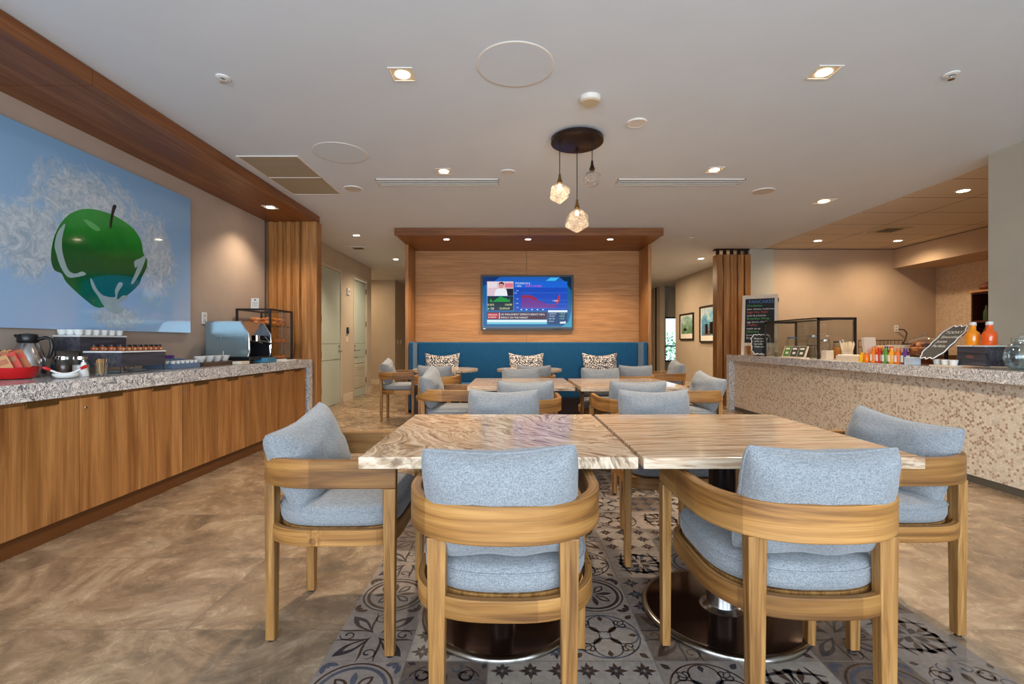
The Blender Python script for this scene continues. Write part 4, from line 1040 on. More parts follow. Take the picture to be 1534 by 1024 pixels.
MB().box(-.17, .17, -.11, .11, .01, .20).build('body', BLKPL, t, bevel=.03, seg=3); MB().box(-.13, .13, -.03, -.015, .2, .202).build('slot', STEEL, t); MB().box(.17, .19, -.02, .02, .12, .14).build('lever', BLKPL, t)
outlet(6.88, 8.43, 1.36, 0, 'white outlet with a black plug on the kitchen back wall')
tag(MB().tube([(6.90, 8.40, 1.345), (6.96, 8.36, 1.34), (7.0, 8.34, 1.28), (6.97, 8.33, 1.18), (6.90, 8.30, 1.10), (6.82, 8.27, 1.05), (6.80, 8.22, .98), (6.84, 8.16, .96)], .010, 8).build('power_cord', BLKPL, smooth=60), 'black power cord hanging from the kitchen outlet to the toaster', 'cord')

# wall shelf unit with bottles
t = thing('wall_shelf', 'dark wood wall shelf unit at the far right of the kitchen', 'shelf', (7.38, 6.64, 1.14))
m = MB(); m.box(-.2, .2, -.02, .72, 0, .03); m.box(-.2, .2, -.02, .72, .28, .31); m.box(-.2, .2, -.02, .72, .72, .745)
m.box(-.2, .2, -.02, 0, .03, .72); m.box(-.2, .2, .70, .72, .03, .72); m.box(.18, .2, 0, .70, .03, .72); m.build('frame', plain('mahogany', C(70, 28, 20), .4), t)
MB().box(-.24, .2, -.04, .74, .745, .775).build('top_board', plain('tan_board', C(176, 120, 70), .5), t)
cols = [C(150, 110, 40), C(150, 40, 30), C(60, 80, 50), C(196, 170, 60), C(90, 40, 30), C(120, 70, 40)]
names = ['ochre', 'red', 'dark green', 'yellow', 'maroon', 'brown']
for k in range(6):
    m = MB().lathe([(0, 0), (.04, 0), (.04, .13), (.016, .18), (.014, .235), (0, .235)], n=16)
    zz = 1.45 + .001 if k < 3 else 1.17 + .001; yy = 6.98 + (k % 3) * .13
    o = m.build('shelf_bottle', plain(names[k] + '_bottle', cols[k], .2), loc=(7.30, yy, zz), smooth=40)
    tag(o, '%s bottle, %s on the %s shelf of the dark wall unit' % (names[k], ('nearest', 'middle one', 'farthest')[k % 3], 'upper' if k < 3 else 'lower'), 'bottle', 'bottles on the kitchen wall shelf')
m = MB(); m.lathe([(0, 0), (.12, 0), (.14, .04), (.11, .10), (.04, .13), (0, .13)], n=20)
tag(m.build('bread_loaf', plain('brown_crust', C(110, 52, 30), .6, .2), loc=(7.33, 7.2, 1.917), smooth=50), 'round dark bread loaf on top of the kitchen wall shelf', 'bread')

CT = .911     # counter level, right
# A-frame chalkboard menu
t = thing('chalkboard_menu', 'tall A-frame chalkboard with a pale wood frame at the counter far end', 'chalkboard', (3.83, 7.30, CT), -.55)
CHALKB = plain('chalkboard_black', C(26, 28, 30), .7)
R = math.radians
front = thing('x', None, None); front.name = 'front_board'; front.parent = t; front.location = (0, 0, 0); front.rotation_euler = (R(-13), 0, 0)
bpy.data.objects.remove(front)
m = MB(); m.xf = Matrix.Rotation(R(-13), 4, 'X')
for b in ((-.25, -.205, 0, .98), (.205, .25, 0, .98), (-.205, .205, .92, .98), (-.205, .205, .15, .20)): m.box(b[0], b[1], -.012, .012, b[2], b[3])
fr = m.build('front_frame', CREAM, t, bevel=.002)
m = MB(); m.xf = Matrix.Rotation(R(-13), 4, 'X'); m.box(-.205, .205, -.004, .006, .20, .92); bd = m.build('board', CHALKB, t)
m = MB(); m.xf = Matrix.Translation((0, .44, 0)) @ Matrix.Rotation(R(8), 4, 'X')
for b in ((-.25, -.21, 0, .965), (.21, .25, 0, .965), (-.21, .21, .15, .19), (-.21, .21, .91, .965)): m.box(b[0], b[1], -.012, .012, b[2], b[3])
m.build('rear_frame', CREAM, t, bevel=.002)
m = MB(); m.xf = Matrix.Translation((0, .44, 0)) @ Matrix.Rotation(R(8), 4, 'X'); m.box(-.21, .21, -.004, .004, .19, .91); m.build('rear_board', plain('brown_board', C(110, 60, 36), .6), t)
MB().box(.235, .262, .20, .33, .84, .90).build('hinge', BRONZE, t)
def chalk(body, h, x, z, col, parent=bd, size=None):
    p = Matrix.Rotation(R(-13), 4, 'X') @ Vector((x, -.006, z))
    return text('chalk_lettering', body, h, col, parent, p, (H - R(9), 0, 0), 'LEFT')
CK_B = plain('blue_chalk', C(96, 130, 190), .9); CK_G = plain('green_chalk', C(96, 170, 90), .9); CK_W = plain('white_chalk', C(220, 220, 214), .9); CK_R = plain('pink_chalk', C(190, 90, 80), .9)
chalk('PANCAKES', .072, -.16, .845, CK_B)
for k, (s_, cc) in enumerate((('Omelettes', CK_G), ('ham, cheese, mushroom', CK_W), ('Eggs Any Style', CK_R), ('toast & potatoes', CK_W), ('Breakfast Wrap', CK_G), ('egg, bacon, cheddar', CK_W), ('Waffles', CK_R), ('maple syrup', CK_W), ('Oatmeal', CK_G), ('brown sugar, raisins', CK_W), ('Fresh Fruit', CK_W))):
    chalk(s_, .040 if k % 2 else .05, -.18, .79 - k * .053, cc)
def scallop(w_, h_, n=96):
    def P(a):
        c, s_ = math.cos(a), math.sin(a); k = (abs(c) ** 4 + abs(s_) ** 4) ** -.25 * (1 + .045 * math.cos(12 * a)); return (w_ / 2 * c * k, h_ / 2 * s_ * k)
    return [P(2 * PI * k / n) for k in range(n)]
def scallop_sign(name, label, loc, rot, w_, h_, lines):
    t = thing(name, label, 'sign', loc); t.rotation_euler = rot
    m = MB(); m.xf = Matrix.Rotation(H, 4, 'X'); m.prism(scallop(w_, h_), -.006, .006); b = m.build('plaque', CHALKB, t)
    m = MB(); m.tube([(x, -.006, y) for x, y in scallop(w_, h_)], .005, 6, closed=True); m.build('white_scalloped_border', WHITE, t)
    for k, s_ in enumerate(lines): text('chalk_lettering', s_, h_ * .11, CK_W, b, (-w_ * .33, -.0072, h_ * .26 - k * h_ * .14), (H, 0, 0))
    return t
s1 = scallop_sign('scalloped_chalk_sign', 'small black scalloped chalk sign in front of the A-frame board', (3.69, 7.03, CT + .175), (R(-6), 0, -.2), .21, .29, ['Please ask', 'us for your', 'hot order', 'Thank you'])
m = MB(); m.box(-.06, .06, -.01, .10, -.172, -.162); m.box(-.02, .02, .01, .022, -.18, -.03); m.build('stand', BRONZE, s1)

# glass display case
t = thing('glass_display_case', 'black-framed glass display case on the right counter', 'display case')
x0, x1, y0, y1, z0, z1 = 3.72, 4.19, 5.72, 6.94, CT, 1.42
m = MB(); b = .022
for x in (x0, x1 - b):
    for y in (y0, y1 - b): m.box(x, x + b, y, y + b, z0, z1)
for y in (y0, y1 - b): m.box(x0, x1, y, y + b, z1 - .03, z1)
for x in (x0, x1 - b): m.box(x, x + b, y0, y1, z1 - .012, z1)
m.build('frame', BLACK, t)
m = MB(); m.box(x0 + .004, x0 + .008, y0 + b, y1 - b, z0, z1 - .01); m.box(x0, x1, y0 + .02, y1, z1 - .004, z1 - .001); m.box(x1 - .01, x1 - .006, y0 + b, y1 - b, z0, z1 - .01)
m.build('glass_panels', GLASS, t)
MB().box(x1 - .05, x1 - .042, y0 - .006, y0 + .001, z0, z1 - .04).build('steel_edge', STEEL, t)
# jars within the case
def jar(x, y, r, h, label, fillcol, fill=.6, lid=None, grp=None, z=CT, name='glass_jar', cat='jar'):
    t = thing(name, label, cat, (x, y, z + .001), 0, grp)
    MB().lathe([(0, 0), (r * .92, 0), (r, r * .1), (r, h * .82), (r * .8, h * .92), (r * .8, h)], n=24).build('glass', GLASS, t, smooth=50)
    if fill: MB().lathe([(0, .004), (r * .9, .004), (r * .93, r * .1 + .002), (r * .93, h * fill), (0, h * fill)], n=20).build('contents', plain(label[:18] + '_fill', fillcol, .5, .25), t, smooth=40)
    if lid: MB().lathe([(0, h + .018), (r * .85, h + .018), (r * .87, h), (r * .6, h)], n=22).build('lid', lid, t, smooth=40)
    return t
LIDB = plain('blue_lid', C(30, 120, 160), .4); LIDG = plain('green_lid', C(60, 150, 90), .4)
jar(4.00, 6.72, .075, .26, 'tall jar of green tea bags with a blue lid in the display case', C(120, 130, 60), .55, LIDB, 'jars in the display case')
jar(4.10, 6.42, .075, .28, 'tall steel-lidded jar of brown granola in the display case', C(110, 76, 50), .6, STEEL, 'jars in the display case')
jar(4.08, 6.15, .07, .22, 'clear jar with a silver lid behind the menu cards', C(150, 130, 100), .4, STEEL, 'jars in the display case')
jar(3.86, 6.80, .07, .13, 'short jar of oats at the far corner of the display case', C(210, 190, 150), .5, None, 'jars in the display case')
jar(3.90, 6.45, .11, .12, 'wide dark bowl of greens inside the display case', C(44, 56, 26), .9, None, 'jars in the display case', name='salad_bowl', cat='bowl')
jar(4.10, 5.92, .055, .20, 'syrup bottle of amber honey near the straws', C(200, 120, 30), .7, BLACK, 'jars in the display case', name='syrup_bottle', cat='bottle')
t = thing('menu_card_holder', 'wooden holder with three small illustrated menu cards by the display case', 'card holder', (3.645, 6.1, CT), 0)
m = MB(); m.box(-.05, .05, -.25, .25, 0, .012); m.xf = Matrix.Rotation(R(18), 4, 'Y'); m.box(-.01, 0, -.25, .25, .0, .16); m.build('holder', CREAM, t)
for k, cc in enumerate((C(50, 60, 44), C(44, 44, 56), C(70, 130, 40))):
    m = MB(); m.xf = Matrix.Rotation(R(18), 4, 'Y'); m.box(-.014, -.0105, -.225 + k * .155, -.085 + k * .155, .02, .155); cd = m.build('card', plain('card_print_%d' % k, cc, .5, .5), t)
    m = MB(); m.xf = Matrix.Rotation(R(18), 4, 'Y'); m.box(-.016, -.0145, -.20 + k * .155, -.11 + k * .155, .11, .135); m.box(-.016, -.0145, -.19 + k * .155, -.13 + k * .155, .05, .08); m.build('printed_lines', PAPER, cd)
# near the case: cups, straws, napkins
t = thing('straw_holder', 'box fanned with pale wooden stirrers in front of the display case', 'stirrer holder', (3.86, 5.42, CT))
MB().lathe([(0, 0), (.05, 0), (.055, .10), (.05, .10), (.045, .006)], n=20).build('cup', CREAM, t)
m = MB(); rn = random.Random(2)
for k in range(34):
    a = rn.uniform(0, 6.28); q = rn.uniform(0, .035); m.tube([(q * math.cos(a), q * math.sin(a), .02), (q * math.cos(a) * 2.3, q * math.sin(a) * 2.0, rn.uniform(.19, .22))], .004, 5)
m.build('stirrers', plain('pale_straw', C(240, 226, 196), .7), t)
t = thing('napkin_holder', 'cream L-shaped napkin and card stand on the right counter', 'napkin holder', (3.72, 5.0, CT))
m = MB(); m.box(-.06, .06, -.10, .32, 0, .055); m.build('tray', CREAM, t, bevel=.003); MB().box(-.05, .05, -.09, .30, .0555, .07).build('napkins', PAPER, t)
m = MB(); m.xf = Matrix.Rotation(R(-8), 4, 'X'); m.box(-.06, .06, -.14, -.10, 0, .24); m.build('upright_card', CREAM, t, bevel=.003)
t = thing('cutlery_box', 'small cream box between the stirrers and the display case', 'box', (3.72, 5.55, CT)); MB().box(-.045, .045, -.045, .045, 0, .11).build('box', CREAM, t, bevel=.003); MB().box(-.03, .03, -.03, .03, .11, .112).build('slot', BRONZE, t)
t = thing('sign_box', 'larger cream box behind the juice bottles', 'box', (3.98, 4.95, CT)); MB().box(-.12, .12, -.1, .1, 0, .17).build('box', CREAM, t, bevel=.004); MB().box(-.12, .12, -.112, -.1, .17, .18).build('lip', CREAM, t)
# juice bottles
juice = [(C(240, 190, 30), 'yellow'), (C(236, 130, 30), 'orange'), (C(206, 50, 40), 'red'), (C(90, 150, 60), 'green'), (C(240, 170, 40), 'golden'), (C(240, 120, 40), 'deep orange'), (C(200, 40, 60), 'crimson'), (C(96, 50, 120), 'purple')]
def juice_bottle(x, y, col, nm, label, h=.15, lab=True):
    t = thing('juice_bottle', label, 'bottle', (x, y, CT + .001), 0, 'small juice bottles on the right counter')
    MB().lathe([(0, 0), (.026, 0), (.028, .005), (.028, h * .62), (.014, h * .82), (.014, h * .88), (0, h * .88)], n=18).build('body', plain(nm + '_juice', col, .15), t, smooth=40)
    MB().lathe([(0, h), (.015, h), (.016, h * .88), (0, h * .88)], n=14).build('cap', plain(nm + '_cap', col, .35), t, smooth=40)
    if lab:
        MB().box(-.0305, -.0285, -.013, .013, h * .12, h * .55).build('label', PAPER, t)
        MB().box(-.014, .014, -.0305, -.0285, h * .12, h * .55).build('label', PAPER, t)
pos = [(3.66, 4.76), (3.665, 4.69), (3.67, 4.62), (3.675, 4.55), (3.68, 4.48), (3.685, 4.41)]
ordr = [1, 2, 3, 4, 5, 7]
ords = ['farthest in the labelled row', 'second farthest in the labelled row', 'third in the labelled row', 'fourth in the labelled row', 'fifth in the labelled row', 'nearest the cake stand']
for (x, y), k, o_ in zip(pos, ordr, ords): juice_bottle(x, y, juice[k][0], juice[k][1], '%s juice bottle, %s on the right counter' % (juice[k][1], o_))
for k in range(4): juice_bottle(3.735, 4.82 - k * .062, juice[(k * 3 + 1) % 8][0], juice[(k * 3 + 1) % 8][1] + '_b', '%s juice bottle in the row behind the labelled ones' % juice[(k * 3 + 1) % 8][1], lab=False, h=.165)
for k, yy in enumerate((4.88, 4.82)): juice_bottle(3.63, yy, juice[k][0], juice[k][1] + '_c', ('short yellow juice bottle before the cream card stand' if k == 0 else 'short orange juice bottle beside the yellow one'), lab=False, h=.10)
# cake stand
t = thing('cake_stand', 'wooden cake stand with a clear glass dome over pastries', 'cake stand', (3.86, 4.40, CT))
MB().lathe([(0, 0), (.085, 0), (.08, .012), (.04, .04), (.035, .075), (.07, .095), (.155, .10), (.155, .118), (0, .118)], n=36).build('wooden_stand', plain('reddish_wood', C(120, 62, 34), .4, .2), t, smooth=40)
MB().lathe([(.150, .119), (.150, .15), (.14, .19), (.11, .225), (.06, .25), (.02, .257), (.012, .262), (.022, .275), (.024, .288), (0, .298)], n=36).build('glass_dome', GLASS, t, smooth=60)
rn = random.Random(11)
PASTRY = plain('golden_pastry', C(196, 112, 44), .5, .35); PASTD = plain('dark_pastry', C(104, 52, 28), .5, .3)
for k in range(9):
    a = k * 2 * PI / 6; rr = .088 if k < 6 else .035; zz = .119 if k < 6 else .160
    if k >= 6: a = (k - 6) * 2 * PI / 3
    o = MB().lathe([(0, 0), (.028, 0), (.036, .018), (.026, .038), (0, .044)], n=14).build('pastry', PASTRY if k % 2 else PASTD, loc=(3.86 + rr * math.cos(a), 4.40 + rr * math.sin(a), CT + zz + .001), smooth=60)
    tag(o, ('golden' if k % 2 else 'dark brown') + (' pastry on the upper layer under the glass dome' if k >= 6 else ' pastry in the lower ring under the glass dome'), 'pastry', ('golden' if k % 2 else 'dark') + (' upper' if k >= 6 else ' lower') + ' pastries under the dome')
# small stuff near stand
t = thing('sauce_rack', 'low white rack of small cups in front of the cake stand', 'rack', (3.665, 3.98, CT)); MB().box(-.04, .04, -.11, .11, 0, .015).build('tray', CREAM, t)
for k in range(3): MB().lathe([(0, .0), (.024, 0), (.03, .045), (.027, .045), (.02, .006)], 0, -.075 + k * .075, 16, zoff=.0155).build('cup', WHITE, t)
tag(MB().box(-.035, .035, -.05, .05, 0, .07).build('sugar_box', plain('blue_white_box', C(190, 206, 220), .5, .3), loc=(3.65, 4.29, CT + .001), bevel=.003), 'small pale blue box between juice bottles and cake stand', 'box')
# leaning ornate chalk sign
s2 = scallop_sign('leaning_chalk_sign', 'dark ornate chalk sign leaning back against the bottle crate', (3.735, 4.07, 1.115), Matrix(((0, .69, .72), (-1, 0, 0), (0, -.72, .69))).to_euler(), .20, .40, ['TODAY', 'Smoothies', 'Juices', 'Parfaits'])
m = MB(); m.xf = Matrix(((0, .69, .72), (-1, 0, 0), (0, -.72, .69))).to_4x4().transposed(); m.box(-.0, .08, -.03, .03, -.204, -.196); m.box(.01, .03, -.01, .01, -.2, -.02); m.build('stand', BRONZE, s2)
# crate with bottles
t = thing('bottle_crate', 'dark stained wooden crate stand under two juice bottles', 'crate', (3.84, 3.82, CT))
MB().box(-.135, .135, -.13, .10, .018, .172).build('box', DKWOOD, t, bevel=.003)
m = MB(); m.xf = Matrix.Rotation(H, 4, 'Y')
MB().add([(-.1356, -.01 + .035 * math.cos(a * PI / 8), .09 + .014 * math.sin(a * PI / 8)) for a in range(16)], [tuple(range(16))]).build('knot', plain('knot_brown', C(110, 74, 60), .5), t)
for sx in (-1, 1):
    for sy in (-.125, .09): MB().box(sx * .125 - .006, sx * .125 + .006, sy, sy + .01, 0, .018).build('foot', STEEL, t)
m = MB(); m.box(-.137, .137, -.132, -.05, .172, .180); m.box(-.137, .137, -.02, .10, .172, .180); m.build('top_tray', WHITE, t)
for x, y, cc, l in ((3.78, 3.86, C(244, 150, 24), 'swing-top bottle of yellow-orange juice on the dark crate, farther one'), (3.80, 3.745, C(240, 96, 20), 'swing-top bottle of deep orange juice on the dark crate, nearer one')):
    t = thing('swing_top_bottle', l, 'bottle', (x, y, CT + .181), 0, 'orange juice bottles on the crate')
    MB().lathe([(0, .003), (.044, .003), (.047, .01), (.047, .085), (.04, .105), (.021, .122), (.019, .165), (0, .165)], n=28).build('juice', plain(l[24:36] + '_juice', cc, .1, spec=.6, coat=.5), t, smooth=50)
    MB().lathe([(0, .19), (.02, .19), (.023, .182), (.023, .172), (.019, .165), (0, .165)], n=20).build('stopper', WHITE, t, smooth=50)
    m = MB(); m.tube([(-.022, 0, .150), (-.032, 0, .165), (-.026, 0, .186), (0, 0, .193), (.026, 0, .186), (.032, 0, .165), (.022, 0, .150)], .002, 6); m.build('wire_clasp', STEEL, t)
# big glass jar on the right edge
t = thing('beverage_jar', 'rounded clear glass beverage jar at the right edge of the counter', 'jar', (3.77, 3.47, CT + .001))
MB().lathe([(0, 0), (.06, 0), (.095, .03), (.11, .09), (.105, .14), (.075, .19), (.062, .20), (.062, .235), (.068, .24)], n=40).build('glass', glassy('jar_glass', (.86, .94, .94, 1), .86), t, smooth=60)
MB().lathe([(0, .006), (.058, .006), (.09, .032), (.102, .085), (0, .085)], n=36).build('water', glassy('water', (.72, .84, .9, 1), .9), t, smooth=40)
MB().lathe([(0, 0), (.05, 0), (.05, .006), (.02, .016), (.016, .03), (0, .032)], n=20, zoff=.241).build('lid', GLASS, t, smooth=50)
MB().box(-.118, -.108, -.006, .006, .05, .12).build('tap', STEEL, t)

# ---------------------------------------------------------------- things on the left counter
CL = .901
# red basket with tea packets
t = thing('red_basket', 'glossy red basket at the left edge of the counter', 'basket', (-2.975, 2.80, CL))
MB().lathe([(0, .004), (.095, .004), (.108, .02), (.118, .07), (.112, .07), (.10, .02), (0, .012)], n=36).build('bowl', RED, t, smooth=50)
tag(t, group=None)
rn = random.Random(3)
pk = [(C(176, 96, 52), 'orange-brown'), (C(150, 40, 30), 'dark red'), (C(196, 140, 80), 'tan'), (C(60, 30, 26), 'dark brown'), (C(206, 60, 40), 'bright red'), (C(170, 110, 70), 'light brown')]
pw_ = ('front', 'middle', 'back')
for k in range(15):
    c_, row = pk[(k * 5 + k // 6) % 6], k // 5; q = k % 5
    o = MB().box(-.030, .030, -.003, .003, 0, .125).build('tea_packet', plain('%s_packet_%d' % (c_[1], k), c_[0], .35, .3), loc=(-3.035 + .030 * q, 2.735 + .042 * row, CL + .022 + .018 * row), rot=(R(-14 - 3 * row), R(-34 + 3 * q), R(24 + 5 * q)), bevel=.0015)
    MB().box(-.022, .022, -.0036, -.0031, .07, .10).build('printed_band', plain('band_%d' % k, pk[(k + 2) % 6][0], .4), o)
    tag(o, '%s tea packet, %s row and number %s from the left in the red basket' % (c_[1], pw_[row], ('one', 'two', 'three', 'four', 'five')[q]), 'packet', 'tea packets in the red basket')
# carafe
t = thing('thermal_carafe', 'brushed steel thermal carafe with black lid and handle', 'carafe', (-3.07, 2.985, CL))
MB().lathe([(0, 0), (.078, 0), (.084, .012), (.086, .05), (.082, .11), (.068, .165), (.05, .205), (.044, .215)], n=40).build('body', STEEL, t, smooth=60)
MB().lathe([(.045, .213), (.052, .22), (.052, .25), (.045, .268), (0, .275)], n=32).build('lid', BLKPL, t, smooth=50)
MB().tube([(.045, 0, .235), (.09, 0, .248), (.115, 0, .235), (.122, 0, .19), (.112, 0, .14), (.10, 0, .115)], [.012, .011, .011, .011, .010, .008], 10).build('handle', BLKPL, t, smooth=60)
m = MB(); m.tube([(-.04, 0, .245), (-.065, 0, .262)], [.014, .008], 8); m.build('spout', BLKPL, t, smooth=50)
t.rotation_euler = (0, 0, R(20))

def riser(name, label, x0, x1, y0, y1, z0, z1):
    t = thing(name, label, 'riser', ((x0 + x1) / 2, (y0 + y1) / 2, CL), 0, 'dark wooden display risers'); a = (x1 - x0) / 2; b = (y1 - y0) / 2; z0 -= CL; z1 -= CL
    MB().box(-a, a, -b, b, z0, z1).build('box', DKWOOD, t, bevel=.002)
    MB().box(-a - .004, a + .004, -b - .004, b + .004, z1 + .0005, z1 + .012).build('white_tray', WHITE, t, bevel=.003)
    for sx in (-1, 1):
        for sy in (-1, 1): MB().box(sx * (a - .006) - .004, sx * (a - .006) + .004, sy * (b - .006) - .004, sy * (b - .006) + .004, 0, z0).build('leg', STEEL, t)
    return z1 + .0125 + CL
zt1 = riser('display_riser', 'taller dark riser with white espresso cups on top', -3.155, -2.975, 3.237, 3.63, 1.06, 1.155)
zt2 = riser('display_riser', 'lower dark riser carrying the jam jars', -2.962, -2.70, 3.254, 3.667, .947, 1.045)
cup = None; n_ = 0
for i in range(3):
    for j in range(6):
        x = -3.007 - i * .058; y = 3.268 + j * .066
        if cup is None:
            cup = MB().lathe([(0, .002), (.018, .002), (.022, .006), (.029, .04), (.0265, .04), (.019, .008), (0, .006)], n=20).build('espresso_cup', WHITE, smooth=50); o = cup
        else: o = cup.copy(); COL.objects.link(o)
        o.location = (x, y, zt1 + .0005 - .0015); tag(o, 'small white espresso cup among those on the taller riser', 'cup', 'espresso cups on the taller riser')
J = None
for i in range(4):
    for j in range(8):
        x = -2.73 - i * .062; y = 3.285 + j * .050
        if J is None:
            J = thing('jam_jar', '', 'jar'); MB().lathe([(0, 0), (.017, 0), (.02, .004), (.02, .026), (.016, .031), (0, .031)], n=16).build('jam', plain('amber_jam', C(150, 70, 34), .15), J, smooth=40)
            MB().lathe([(0, .043), (.017, .043), (.018, .031), (0, .031)], n=16).build('lid', BLACK, J); MB().box(.0195, .021, -.010, .010, .006, .022).build('label', plain('jam_label', C(214, 176, 120), .6), J); o = J
        else: o = dup(J, (0, 0, 0))
        o.location = (x, y, zt2 + .0005)
        tag(o, 'small black-lidded amber jam jar, %s on the lower riser' % ('front row', 'second row', 'third row', 'row nearest the wall')[i], 'jar', 'jam jars, row %d from the front' % (i + 1))
# plates under risers
for x, y, l in ((-2.83, 3.36, 'small glass plate under the lower riser, nearer one'), (-2.83, 3.54, 'small glass plate under the lower riser, farther one')):
    tag(MB().lathe([(0, .003), (.04, .002), (.065, .012), (.067, .014), (.04, .006), (0, .007)], n=28).build('glass_plate', plain('pale_plate', C(190, 205, 205), .1), loc=(x, y, CL), smooth=50), l, 'plate', 'plates under the lower riser')
# canisters
for k, (x, y, cc, l) in enumerate(((-3.02, 3.14, C(60, 74, 90), 'round glass canister of dark tea sachets beside the carafe'), (-2.93, 3.08, C(86, 62, 50), 'round glass canister of brown sachets behind the spoon dish'), (-2.83, 3.09, C(200, 190, 180), 'round glass canister of pale sachets behind the white shaker'))):
    jar(x - .0, y, .045, .105, l, cc, .65, CHROME, 'glass canisters under the taller riser', z=CL)
# spoon rests
t = thing('spoon_dish', 'white oval dish holding two red-tipped white spatulas', 'dish', (-2.71, 2.86, CL), R(55))
MB().lathe([(0, .004), (.045, .002), (.062, .018), (.064, .03), (.060, .03), (.055, .018), (0, .010)], n=30).build('dish', WHITE, t, smooth=50)
for sx, tw in ((-1, 0), (1, 0)):
    t2 = thing('spatula', 'white spatula with red tip, %s in the white dish' % ('pointing to the carafe' if sx < 0 else 'pointing to the shaker'), 'spatula', (-2.71, 2.86, CL), R(55), 'spatulas in the white dish')
    q = [(sx * .0, .01, .022), (sx * .04, .01, .034), (sx * .07, .01, .052)]
    MB().tube(q, .006, 8).build('handle', WHITE, t2, smooth=50)
    MB().tube([(sx * .068, .01, .052), (sx * .092, .01, .066), (sx * .102, .01, .070)], [.009, .011, .005], 8).build('red_tip', RED, t2, smooth=50)
# shaker, glass of stirrers, cream pitcher
t = thing('white_shaker', 'white cone-shaped shaker beside the glass of stirrers', 'shaker', (-2.735, 3.005, CL))
MB().lathe([(0, 0), (.027, 0), (.027, .012), (.013, .085), (.010, .09)], n=24).build('body', WHITE, t, smooth=40); MB().lathe([(.010, .09), (.008, .105), (0, .108)], n=16).build('spout', STEEL, t)
t = thing('stirrer_glass', 'short glass tumbler full of wooden stirrers', 'glass', (-2.67, 3.06, CL))
MB().lathe([(0, .002), (.028, .002), (.034, .085), (.031, .085), (.026, .008), (0, .008)], n=24).build('tumbler', GLASS, t, smooth=50)
m = MB(); rn = random.Random(6)
for k in range(22):
    a = rn.uniform(0, 6.28); q = rn.uniform(.005, .02); m.tube([(q * math.cos(a), q * math.sin(a), .01), (q * 1.5 * math.cos(a), q * 1.5 * math.sin(a), rn.uniform(.095, .112))], .0022, 5)
m.build('stirrers', plain('birch_stick', C(196, 152, 96), .7), t)
# cups trays
t = thing('creamer_tray', 'blue-grey tray filled with small creamer pots', 'tray', (-2.83, 3.92, CL))
MB().box(-.15, -.03, -.13, .20, .04, .078).build('raised_step', plain('slate_blue_step', C(96, 122, 150), .6), t, bevel=.003)
MB().box(-.15, .10, -.13, .20, 0, .04).build('tray', plain('slate_blue', C(96, 122, 150), .6), t, bevel=.003)
W_, P_ = None, None
for i in range(2):
    for j in range(6):
        if W_ is None: W_ = MB().lathe([(0, 0), (.014, 0), (.019, .022), (.021, .024), (0, .025)], n=14).build('creamer_pot', WHITE); o = W_
        else: o = W_.copy(); COL.objects.link(o)
        o.location = (-2.755 - i * .052, 3.825 + j * .054, CL + .041); tag(o, 'tiny white creamer pot in the blue-grey tray', 'creamer', 'white creamer pots')
for i in range(2):
    for j in range(4):
        if P_ is None: P_ = MB().lathe([(0, 0), (.018, 0), (.02, .028), (0, .03)], n=14).build('purple_creamer', plain('purple_foil', C(96, 52, 130), .35)); o = P_
        else: o = P_.copy(); COL.objects.link(o)
        o.location = (-2.885 - i * .05, 3.825 + j * .055, CL + .079); tag(o, 'small purple-lidded creamer pot behind the white ones', 'creamer', 'purple creamer pots')
t = thing('cup_tray', 'dark brown wooden tray with white bowls', 'tray', (-2.82, 4.40, CL))
MB().box(-.11, .11, -.24, .26, 0, .035).build('tray', TRAYWOOD, t, bevel=.003)
BW = None
bl = ['white bowl nearest the creamers on the brown tray', 'second white bowl on the brown tray', 'third white bowl on the brown tray', 'white bowl nearest the espresso machine, with a card in it']
for j in range(4):
    if BW is None: BW = MB().lathe([(0, 0), (.025, 0), (.03, .006), (.052, .055), (.048, .055), (.026, .008), (0, .008)], n=26).build('white_bowl', WHITE, smooth=50); o = BW
    else: o = BW.copy(); COL.objects.link(o)
    o.location = (-2.80, 4.225 + j * .118, CL + .036); tag(o, bl[j], 'bowl', 'white bowls on the brown tray')
tag(MB().box(-.0015, .0015, -.0, .07, 0, .085).build('name_card', PAPER, loc=(-2.79, 4.545, CL + .046), rot=(0, 0, .5)), 'small white card standing in the last bowl', 'card')
tag(MB().box(-.045, .045, -.07, .07, 0, .03).build('sachet_box', CREAM, loc=(-2.66, 4.62, CL + .001), bevel=.003), 'low cream box on the counter edge before the espresso machine', 'box')
# espresso machine
t = thing('espresso_machine', 'two-group espresso machine with pale blue steel side panels', 'espresso machine')
X0_, X1_ = -3.10, -2.69; ya, yb = 4.77, 5.20; zb = .97
PANELB = plain('pale_steel_panel', C(160, 186, 196), .22, metal=.75)
side = [(X0_, zb), (X1_ + .02, zb), (X1_ + .035, zb + .05), (X1_ + .03, 1.20), (X1_ - .05, 1.325), (X0_, 1.325)]
for y, sg in ((ya, -1), (yb, 1)):
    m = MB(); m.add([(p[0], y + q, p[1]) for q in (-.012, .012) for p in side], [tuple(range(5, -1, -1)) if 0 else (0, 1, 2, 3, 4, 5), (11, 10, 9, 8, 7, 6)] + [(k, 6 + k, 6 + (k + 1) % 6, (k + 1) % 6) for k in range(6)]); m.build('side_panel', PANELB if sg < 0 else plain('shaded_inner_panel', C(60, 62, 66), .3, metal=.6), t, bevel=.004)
    MB().tube([(p[0], y - .014, p[1]) for p in side[1:5]], .006, 6).build('chrome_edge', CHROME, t, smooth=50)
MB().box(X0_, X1_ - .06, ya + .012, yb - .012, 1.19, 1.32).build('boiler_housing', STEEL, t)
MB().box(X0_, X0_ + .12, ya + .012, yb - .012, zb, 1.19).build('back_housing', BLKPL, t)
MB().box(X0_ + .01, X1_ + .04, ya - .01, yb + .01, zb - .035, zb).build('drip_tray', BLKPL, t, bevel=.004)
